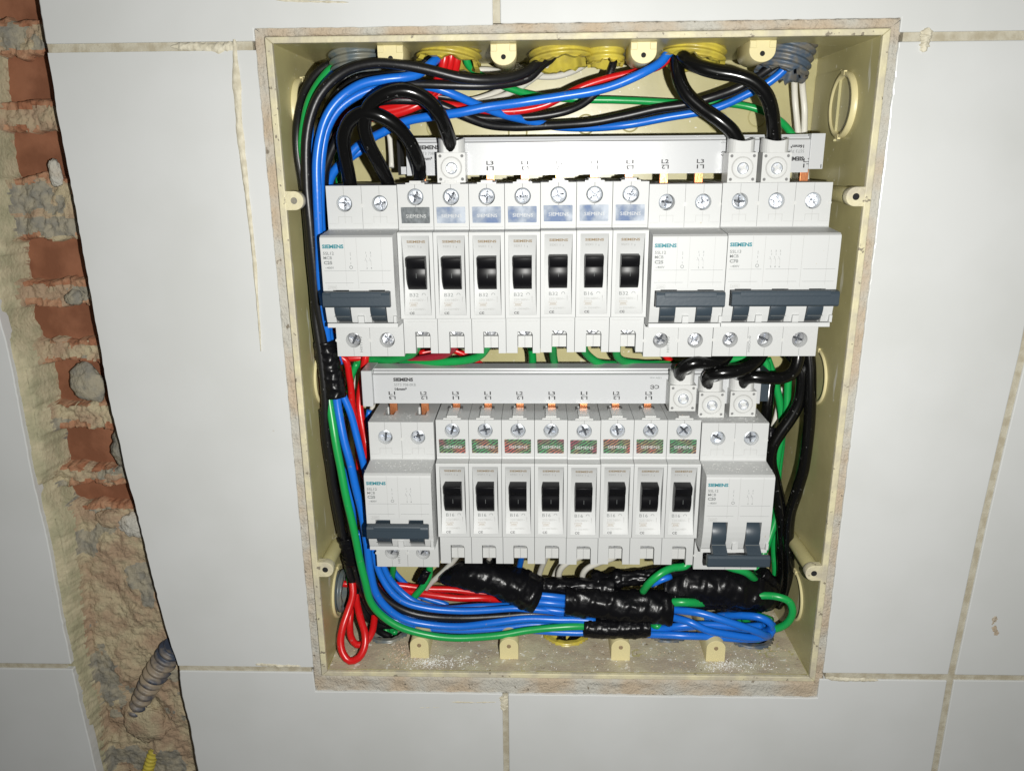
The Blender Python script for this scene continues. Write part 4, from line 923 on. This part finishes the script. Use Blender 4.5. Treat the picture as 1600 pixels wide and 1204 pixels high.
# --- the thick black cables
wire('cable', 3.55, [(549, 306, 16), (547, 285, 14), (541, 250, 9), (537, 215, 4), (546, 190, 0), (568, 176, -3), (595, 181, -3), (620, 197, 0), (640, 222, 5), (653, 250, 10), (656, 268, 18), (655, 276, 27)], 'thick black cable arching between the left breaker and the busbar end')
wire('cable', 3.55, [(610, 306, 16), (605, 282, 14), (590, 252, 8), (575, 222, 3), (569, 196, -1), (577, 167, -4), (600, 148, -6), (632, 141, -6), (660, 151, -4), (682, 172, 0), (696, 198, 7), (704, 226, 16), (705, 250, 19)], 'thick black cable arching highest, into the left white terminal')
wire('cable', 3.6, [Y4_C, (1060, 90, 26), (1060, 118, 24), (1072, 145, 22), (1096, 168, 20), (1124, 188, 18), (1144, 206, 18), (1155, 226, 19), (1160, 252, 19)], 'thick black cable from the right yellow conduit to the left of two white terminals')
wire('cable', 3.6, [Y4_C, (1068, 88, 20), (1088, 102, 15), (1120, 112, 12), (1150, 117, 10), (1177, 127, 9), (1197, 148, 10), (1206, 175, 13), (1209, 200, 17), (1210, 226, 19), (1213, 252, 19)], 'thick black cable bending over to the right of two white terminals')
wire('cable', 3.6, [(1139, 535, 22), (1137, 552, 20), (1128, 563, 16), (1110, 567, 12), (1085, 567, 9), (1066, 574, 11), (1062, 588, 18), (1066, 606, 21)], 'thick black cable looping from the three-pole breaker to the leftmost lower terminal')
wire('cable', 3.6, [(1192, 535, 24), (1190, 553, 22), (1180, 567, 18), (1160, 577, 14), (1135, 582, 12), (1114, 584, 14), (1105, 592, 20), (1110, 612, 26)], 'thick black cable looping into the middle lower terminal')
wire('cable', 3.5, [(1246, 535, 24), (1247, 560, 22), (1240, 580, 20), (1222, 590, 18), (1195, 590, 17), (1172, 589, 18), (1161, 596, 22), (1161, 614, 26)], 'thick black cable looping into the rightmost lower terminal')
wire('cable', 3.5, [(1222, 540, 36), (1243, 562, 32), (1253, 582, 30), (1253, 606, 30), (1247, 632, 30), (1234, 655, 30), (1218, 678, 30), (1206, 700, 30), (1204, 722, 32), (1211, 752, 34), (1219, 786, 36), (1223, 820, 38), (1222, 860, 42), (1222, 900, 46), (1210, 940, 50)], 'thick black cable running down the right side, bowed inward')
wire('cable', 3.4, [(1262, 540, 30), (1266, 575, 28), (1266, 630, 26), (1263, 680, 26), (1256, 730, 26), (1245, 768, 28), (1235, 800, 32), (1231, 840, 36), (1233, 890, 40), (1230, 920, 46), (1215, 945, 52)], 'outermost thick black cable down the right side of the box')
wire('cable', 3.3, [(1206, 580, 44), (1202, 605, 42), (1199, 635, 40), (1196, 660, 42), (1192, 700, 46)], 'thick black cable dropping behind the lower right breaker')
# --- between the rows
wire('wred', 2.0, [(526, 555, 34), (540, 562, 34), (546, 590, 36), (551, 630, 38), (556, 665, 40), (560, 720, 42), (565, 800, 42)], 'red wire running down beside the lower busbar end cap')
wire('wred', 2.3, [(572, 540, 46), (570, 562, 46), (566, 590, 46), (562, 625, 44), (566, 665, 40), (572, 700, 36), (575, 760, 38), (566, 850, 40), (555, 900, 36), (555, 930, 30), (563, 962, 20), (571, 990, 13), (570, 1011, 9), (561, 1028, 6), (547, 1033, 5.5), (537, 1022, 7), (533, 1003, 10), (537, 978, 14), (545, 955, 19), (552, 930, 25), (550, 905, 30)], 'red wire falling down the left side into a hanging loop')
wire('wred', 2.2, [(550, 900, 40), (549, 940, 34), (546, 975, 26), (548, 996, 19), (557, 1007, 16), (569, 1004, 17), (580, 989, 22), (584, 968, 30), (586, 940, 40), (590, 920, 44)], 'inner red loop behind the hanging red loop')
wire('wred', 2.2, [(608, 540, 50), (608, 560, 50), (607, 600, 56)], 'short red wire below the upper left breaker')
wire('wred', 2.1, [(520, 562, 50), (545, 560, 50), (575, 561, 52), (604, 570, 56)], 'short red wire lying across under the upper left breaker')
wire('wmaroon', 2.2, [(712, 530, 22), (707, 545, 28), (695, 553, 34), (672, 557, 40), (648, 562, 46), (624, 572, 52), (600, 590, 58)], 'dull red wire leaving the second narrow breaker of the upper row')
wire('wred', 2.0, [(655, 552, 54), (690, 546, 56), (715, 550, 56), (740, 563, 58), (765, 578, 62)], 'red wire crossing behind the upper row clips')
wire('wred', 2.0, [(1030, 545, 56), (1044, 560, 58), (1060, 575, 62)], 'short red wire left of the looping thick cables')
for (L, l) in (([(655, 530, 20), (651, 543, 26), (643, 554, 32), (625, 560, 38), (603, 563, 44), (578, 562, 50), (560, 566, 52), (550, 582, 52), (545, 610, 54)], 'green wire leaving the first narrow breaker of the upper row'),
               ([(764, 530, 20), (759, 545, 26), (748, 556, 30), (725, 563, 34), (690, 566, 38), (655, 567, 44), (625, 566, 52)], 'green wire leaving the third narrow breaker of the upper row'),
               ([(824, 530, 40), (830, 545, 46), (832, 560, 50), (831, 590, 56)], 'green wire leaving the fourth narrow breaker of the upper row'),
               ([(862, 530, 24), (864, 545, 32), (865, 558, 40), (869, 575, 50), (872, 600, 56)], 'green wire leaving the fifth narrow breaker of the upper row'),
               ([(915, 528, 22), (912, 543, 28), (919, 556, 36), (935, 566, 42), (960, 569, 50), (990, 567, 56), (1020, 569, 62)], 'green wire leaving the sixth narrow breaker of the upper row'),
               ([(968, 528, 22), (963, 545, 30), (966, 557, 36), (978, 564, 42), (1005, 568, 48), (1035, 569, 54), (1065, 570, 60)], 'green wire leaving the seventh narrow breaker of the upper row')):
    wire('wgreen', 2.35, L, l)
wire('wgreen', 2.3, [(1135, 562, 50), (1157, 561, 50), (1180, 561, 50), (1196, 566, 50), (1200, 590, 50)], 'green wire piece between the looping thick cables')
wire('wgreen', 2.0, [(558, 566, 50), (549, 588, 50), (543, 620, 50), (532, 660, 46), (545, 730, 50)], 'green wire bending behind the left red wires')
wire('wwhite', 1.6, [(552, 570, 60), (552, 620, 60), (557, 680, 62)], 'white wire beside the lower busbar end cap')
wire('wwhite', 1.6, [(583, 628, 50), (580, 650, 52), (574, 680, 56)], 'white wire peeping out under the lower busbar end cap')
wire('wblue', 1.7, [(577, 640, 46), (572, 680, 44), (569, 720, 44)], 'thin blue wire left of the lower left breaker')
# --- left, lower half
wire('wblack', 2.5, [(512, 600, 24), (522, 655, 22), (534, 690, 18), (545, 722, 16), (557, 748, 16), (568, 776, 20), (574, 820, 26), (574, 868, 26), (580, 898, 24), (592, 922, 22), (612, 942, 22), (640, 956, 23), (680, 962, 24), (730, 964, 24), (780, 962, 25), (830, 958, 26), (880, 962, 28)], 'black wire crossing the blue pair and following the bottom bundle')
wire('wblack', 2.4, [(514, 600, 20), (518, 660, 22), (526, 720, 22), (538, 780, 22), (548, 830, 24), (553, 870, 26), (563, 915, 28), (578, 950, 32), (604, 972, 36), (650, 984, 38), (720, 984, 38), (800, 980, 38)], 'black wire at the lower left just behind the front green wire')
wire('wblack', 2.4, [(505, 640, 16), (512, 700, 18), (522, 770, 22), (535, 840, 26), (548, 890, 30), (560, 940, 36), (590, 975, 44), (630, 975, 50), (720, 972, 52), (850, 975, 50)], 'black wire close to the left wall in the lower half')
wire('wgreen', 2.0, [(540, 850, 34), (542, 880, 36), (552, 925, 42), (570, 955, 48), (598, 975, 50), ('w', -114, 48, -178)], 'green wire entering the floor conduit beside the red loop')
wire('wgreen', 2.0, [('w', -108, 50, -178), (612, 985, 50), (640, 965, 50), (690, 962, 52)], 'second green wire inside the floor conduit beside the red loop')
wire('wgreen', 2.0, [(584, 870, 44), (586, 900, 46), (592, 935, 50)], 'green wire glimpsed between black wires at lower left')
wire('wred', 2.2, [('w', -146, 40, -131), (535, 911, 42), (560, 911, 44), (620, 913, 46), (664, 919, 48), (710, 921, 50), (750, 926, 52), (800, 935, 54)], 'red wire coming out of the left wall and running right')
wire('wred', 2.3, [(590, 916, 48), (625, 922, 44), (665, 928, 42), (716, 934, 42), (760, 934, 44), (800, 940, 50)], 'lower of two red wires entering the left tape wrap')
wire('wblue', 2.1, [(592, 850, 34), (598, 880, 34), (608, 903, 34), (626, 924, 33), (645, 938, 32), (690, 950, 34), (760, 947, 36), (830, 944, 38)], 'blue wire coming down under the lower left breaker')
wire('wblue', 1.9, [(606, 870, 50), (616, 892, 50), (630, 906, 50), (650, 925, 50), (700, 945, 50)], 'thin blue wire behind, under the lower left breaker')
wire('wblue', 2.1, [(560, 830, 26), (566, 880, 26), (580, 925, 28), (606, 950, 30), (650, 966, 32), (710, 982, 30), (770, 986, 28), (830, 984, 26), (880, 988, 24), (930, 988, 24)], 'blue wire lowest in the bottom bundle')
wire('wgreen', 2.1, [(612, 862, 40), (614, 885, 44), (612, 905, 50)], 'short green wire under the lower left breaker, left of centre')
wire('wgreen', 2.2, [(670, 862, 34), (670, 896, 38), (661, 915, 38), (645, 936, 38), (636, 960, 42)], 'green wire slanting under the lower left breaker over the red wires')
# --- bottom, from the lower row
wire('wwhite', 1.75, [(722, 850, 20), (714, 868, 28), (696, 889, 36), (672, 912, 44), (650, 940, 56)], 'white wire leaving the first narrow breaker of the lower row')
wire('wwhite', 1.7, [(772, 850, 22), (766, 866, 32), (760, 890, 44)], 'white wire leaving the second narrow breaker of the lower row')
wire('wblue', 1.9, [(818, 850, 22), (816, 866, 32), (811, 893, 42), (806, 915, 48)], 'blue wire leaving the third narrow breaker of the lower row')
wire('wwhite', 1.75, [(862, 850, 22), (856, 866, 32), (848, 885, 42), (839, 908, 52)], 'white wire leaving the fourth narrow breaker of the lower row')
wire('wwhite', 1.75, [(890, 850, 40), (878, 879, 46), (868, 895, 50), (862, 912, 52)], 'white wire between the fourth and fifth breakers of the lower row')
wire('wwhite', 1.85, [(921, 850, 18), (912, 867, 24), (892, 876, 30), (878, 886, 34), (873, 900, 38), (880, 922, 42)], 'white wire leaving the fifth narrow breaker of the lower row')
wire('wwhite', 1.85, [(972, 850, 18), (960, 868, 24), (935, 878, 30), (916, 889, 34), (910, 902, 38), (920, 922, 42)], 'white wire leaving the sixth narrow breaker of the lower row')
wire('wwhite', 1.8, [(1058, 850, 22), (1048, 866, 32), (1044, 885, 44)], 'white wire leaving the eighth narrow breaker of the lower row')
wire('wgreen', 2.3, [(1082, 872, 20), (1070, 884, 20), (1048, 887, 18), (1030, 896, 15), (1014, 910, 15), (1004, 924, 20)], 'green wire coming out over the big tape wrap')
wire('wblue', 1.9, [(1048, 900, 18), (1034, 905, 16), (1018, 913, 18)], 'small blue wire end beside the green one on the tape wrap')
wire('wgreen', 2.3, [(1120, 878, 22), (1142, 886, 22), (1163, 892, 22), (1180, 906, 30), (1190, 918, 42)], 'green wire emerging under the lower right breaker')
wire('wgreen', 2.3, [(1199, 560, 54), (1212, 600, 54), (1222, 650, 54), (1221, 690, 54), (1216, 740, 54), (1213, 800, 50), (1203, 840, 46), (1190, 870, 42), (1180, 900, 40)], 'green wire down the right side behind the black cable')
wire('wgreen', 2.2, [(1232, 590, 50), (1228, 640, 50), (1218, 690, 50), (1212, 740, 52), (1208, 800, 54), (1210, 860, 56), (1212, 900, 56)], 'second green wire down the right side')
wire('wwhite', 1.7, [(1222, 605, 64), (1214, 640, 64), (1204, 680, 64), (1200, 720, 64)], 'white wire behind the green ones on the right side')
wire('wgreen', 2.3, [(1170, 932, 24), (1195, 930, 22), (1216, 932, 19), (1233, 939, 18), (1238, 953, 18), (1231, 969, 20), (1213, 981, 24), (1180, 984, 30), ('w', 112, 46, -160), ('w', 114, 46, -178)], 'green loop bulging at the lower right end of the bundle')
for k, (L, l) in enumerate((
    ([(1000, 938, 28), (1046, 951, 21), (1090, 958, 13), (1142, 972, 10), (1180, 985, 11), (1197, 992, 16), (1200, 985, 26), (1185, 972, 34)], 'topmost blue wire of the loops crossing the lower right bundle'),
    ([(1000, 950, 28), (1046, 961, 22), (1077, 970, 15), (1105, 983, 13), (1142, 991, 13), (1178, 995, 15), (1203, 990, 20), (1208, 976, 26), (1190, 966, 30), (1150, 962, 34), (1100, 965, 36)], 'blue wire sloping down across the lower right loops'),
    ([(1120, 962, 34), (1160, 961, 24), (1188, 964, 19), (1204, 973, 19), (1200, 984, 24), (1180, 984, 30), (1130, 978, 30), (1080, 978, 28), (1030, 984, 26)], 'blue wire turning round at the right end of the bundle'),
    ([(990, 990, 26), (1016, 991, 22), (1064, 992, 18), (1110, 993, 19), (1150, 997, 21), (1185, 997, 24), (1205, 990, 30)], 'lowest blue wire on the right side of the lower tape wrap'),
    ([(1000, 985, 28), (1030, 982, 24), (1060, 977, 20), (1110, 975, 20), (1150, 979, 20), (1190, 977, 24)], 'blue wire in the middle of the lower right loops'))):
    wire('wblue', 2.3, L, l)
wire('wblue', 2.2, [(800, 930, 28), (840, 929, 24), (885, 934, 24), (920, 938, 30)], 'upper blue wire between the two big tape wraps')
wire('wblue', 2.2, [(800, 942, 28), (840, 940, 23), (885, 945, 23), (920, 950, 30)], 'middle blue wire between the two big tape wraps')
wire('wblue', 2.2, [(815, 948, 30), (845, 950, 26), (885, 955, 25), (920, 958, 30)], 'lower blue wire between the two big tape wraps')
wire('wgreen', 2.6, [(1010, 940, 32), (1040, 941, 22), (1066, 940, 18), (1092, 940, 22), (1120, 940, 34)], 'short green wire showing through the gap in the tape wraps')
wire('wgreen', 2.2, [(1100, 975, 44), (1160, 960, 34), (1185, 962, 30), (1205, 968, 34)], 'green wire above the blue loops at the right end')
wire('wgreen', 2.0, [(1012, 976, 34), (1026, 978, 24), (1040, 982, 30)], 'short green wire beside the lower tape wrap')
wire('wgreen', 2.1, [('w', 62, 49, -178), (1033, 1000, 46), (1030, 985, 42), (1020, 970, 38)], 'green wire dropping into the floor conduit under the lower tape wrap')
wire('wblack', 2.6, [('w', -2, 46, -178), (878, 1000, 44), (880, 985, 42), (900, 970, 40)], 'left black wire in the yellow rimmed floor conduit')
wire('wblack', 2.6, [('w', 5, 46, -178), (896, 1000, 46), (900, 985, 42), (930, 970, 40)], 'right black wire in the yellow rimmed floor conduit')
wire('wgreen', 2.1, [('w', 122, 44, -178), (1185, 998, 44), (1190, 985, 38)], 'green wire dropping into the dark torn floor conduit')

# ------------------------------------------------------------------ tape
def tape(L, R, label, seed, ell=1.0, n=48, amp=.12, step=.7):
    P = catmull(pts(L), step); mb = MB()
    def disp(t, q, p):
        w1 = amp * float(fbm(t * 5 + seed, math.cos(q) * 1.3, math.sin(q) * 1.3)) + amp * .25 * float(fbm(t * 16 + seed, math.cos(q) * 3 + t * 6, math.sin(q) * 3))
        ed = .05 * (math.sin(t * 40 + 2 * q + seed) > .55)
        fold = 1 - abs(float(fbm(t * 7 + seed, math.cos(q) * 1.6 + seed, math.sin(q) * 1.6 + t * 3))) * 2.2
        return 1 + w1 + ed + amp * .9 * fold * (.4 + .6 * abs(math.sin(q * 1.5 + seed)))
    sweep(mb, P, R, 'tape', n, disp)
    return tag(mb.build('tape_wrap', fix=False), label, 'electrical tape', 'black tape wraps on the wires')
tape([(507, 532, 19), (513, 560, 19), (519, 590, 19), (523, 619, 19)], lambda t: 5.6 + .6 * t, 'black tape wrap round the left bundle between the two rows', 1)
tape([(539, 838, 24), (545, 858, 25), (549, 878, 27)], 4.4, 'small black tape wrap low on the left bundle', 2)
tape([(690, 906, 26), (705, 902, 25), (730, 898, 24), (765, 903, 24), (800, 915, 25), (838, 928, 27)], lambda t: 2.2 + 7.6 * min(1, t * 2.6) + 1.0 * math.sin(t * 9), 'large crumpled black tape wrap under the lower row, on the left', 3, amp=.14)
tape([(765, 888, 34), (780, 890, 34), (796, 900, 34)], 6.2, 'square black tape bulge above the left tape wrap', 8, amp=.14)
tape([(800, 905, 34), (840, 914, 32), (900, 917, 30), (960, 918, 28)], lambda t: 4.6 + 1.5 * t, 'narrow black tape bridge between the two large tape wraps', 4)
tape([(882, 938, 25), (920, 940, 25), (960, 944, 24), (1000, 946, 24), (1047, 948, 25)], lambda t: 8.8 + 1.0 * t, 'large smooth black tape wrap in the middle of the bottom bundle', 5)
tape([(925, 908, 32), (950, 905, 32), (985, 903, 30), (1030, 897, 30), (1066, 886, 30), (1080, 880, 32)], lambda t: 4.4 - .8 * t + 1.2 * math.sin(t * 30) * (t < .3), 'ragged upper strand of black tape above the middle wrap', 6, amp=.22)
tape([(913, 980, 20), (945, 981, 19), (980, 981, 19), (1014, 979, 20)], 5.6, 'lower black tape wrap binding the blue and green wires', 7)
tape([(1040, 918, 34), (1070, 915, 32), (1110, 914, 31), (1150, 918, 31), (1185, 926, 32), (1203, 935, 35)], lambda t: 9.6 + 1.6 * math.sin(t * 3.1) - 2.5 * max(0, t - .8) * 5, 'biggest black tape wrap at the lower right', 9, amp=.13)
tape([(1050, 935, 26), (1090, 938, 27), (1140, 942, 28), (1190, 944, 32)], lambda t: 4.8 - .5 * t, 'black tape lump under the biggest wrap at the right', 10, amp=.2)
tape([(1184, 895, 36), (1196, 905, 37), (1206, 918, 40)], 5.0, 'torn greenish black tape end beside the right cables', 11, amp=.25)
tape([(668, 890, 36), (663, 900, 35), (658, 908, 36)], 2.3, 'small scrap of black tape on the slanting green wire', 12, amp=.25)
tape([(1204, 668, 36), (1203, 683, 34), (1202, 698, 36)], 3.2, 'small black tape knob beside the lower right breaker', 13, amp=.2)

# ------------------------------------------------------------------ dust and crumbs
def scatter(name, mt, centers, label, seed, cat):
    rs = np.random.RandomState(seed); mb = MB()
    for (cx, cy, sx, sy, n, rmax, zf) in centers:
        for i in range(n):
            x = cx + rs.randn() * sx; y = cy + rs.randn() * sy; z = zf(x, y)
            if z is None: continue
            r = rmax * (.25 + .75 * rs.rand() ** 3); a = rs.rand() * 6.28; q = [0, 2.1, 4.2]
            v = [(x + r * math.cos(a + t), y + r * math.sin(a + t) * .8, z + rs.rand() * .1) for t in q] + [(x + rs.randn() * r * .2, y, z + r * .9)]
            mb.raw(v, [(0, 1, 2), (0, 1, 3), (1, 2, 3), (2, 0, 3)], mt)
    o = mb.build(name); return tag(o, label, cat, kind='stuff')
def zfloor(x, y):
    if y < 2 or y > D - 2 or abs(x) > 137: return None
    if any((x - a) ** 2 + (y - b_) ** 2 < (r + 2) ** 2 for a, b_, r in CB): return None
    return -170.3 + (y / D) * 1.5 + .35
scatter('plaster_dust', 'dust', [(-83, 8, 7, 3.0, 900, .5, zfloor), (-66, 9, 8, 3, 200, .7, zfloor), (92, 8, 6, 2.8, 600, .5, zfloor), (110, 9, 9, 4, 140, .7, zfloor), (0, 14, 80, 8, 260, .6, zfloor)], 'white plaster dust and chips spilled on the floor of the box', 1, 'dust')
scatter('mortar_crumbs', 'crumb', [(-97, 18, 7, 7, 500, .8, zfloor), (0, 20, 90, 14, 500, .7, zfloor), (120, 20, 10, 12, 200, .7, zfloor)], 'brown mortar crumbs lying on the floor of the box', 2, 'crumbs')
def ztop(z0, ya, yb, xa, xb):
    return lambda x, y: z0 if ya < y < yb and xa < x < xb else None
scatter('plaster_dust', 'dust', [(-91, 18, 12, 5, 260, .3, ztop(-18.6, 10, 27, -109, -73)), (90, 18, 12, 5, 420, .35, ztop(-18.8, 10, 27, 72, 108)),
        (-91, 0, 12, 5, 420, .35, ztop(-40.4, -7, 9, -109, -73)), (90, 0, 12, 5, 420, .35, ztop(-40.6, -7, 9, 72, 108)), (-105, 0, 12, 5, 120, .3, ztop(84.9, -7, 9, -123, -88)), (85, 0, 30, 5, 300, .25, ztop(84.9, -7, 9, 39, 129))],
        'fine white dust on the ledges of the wide breakers', 3, 'dust')
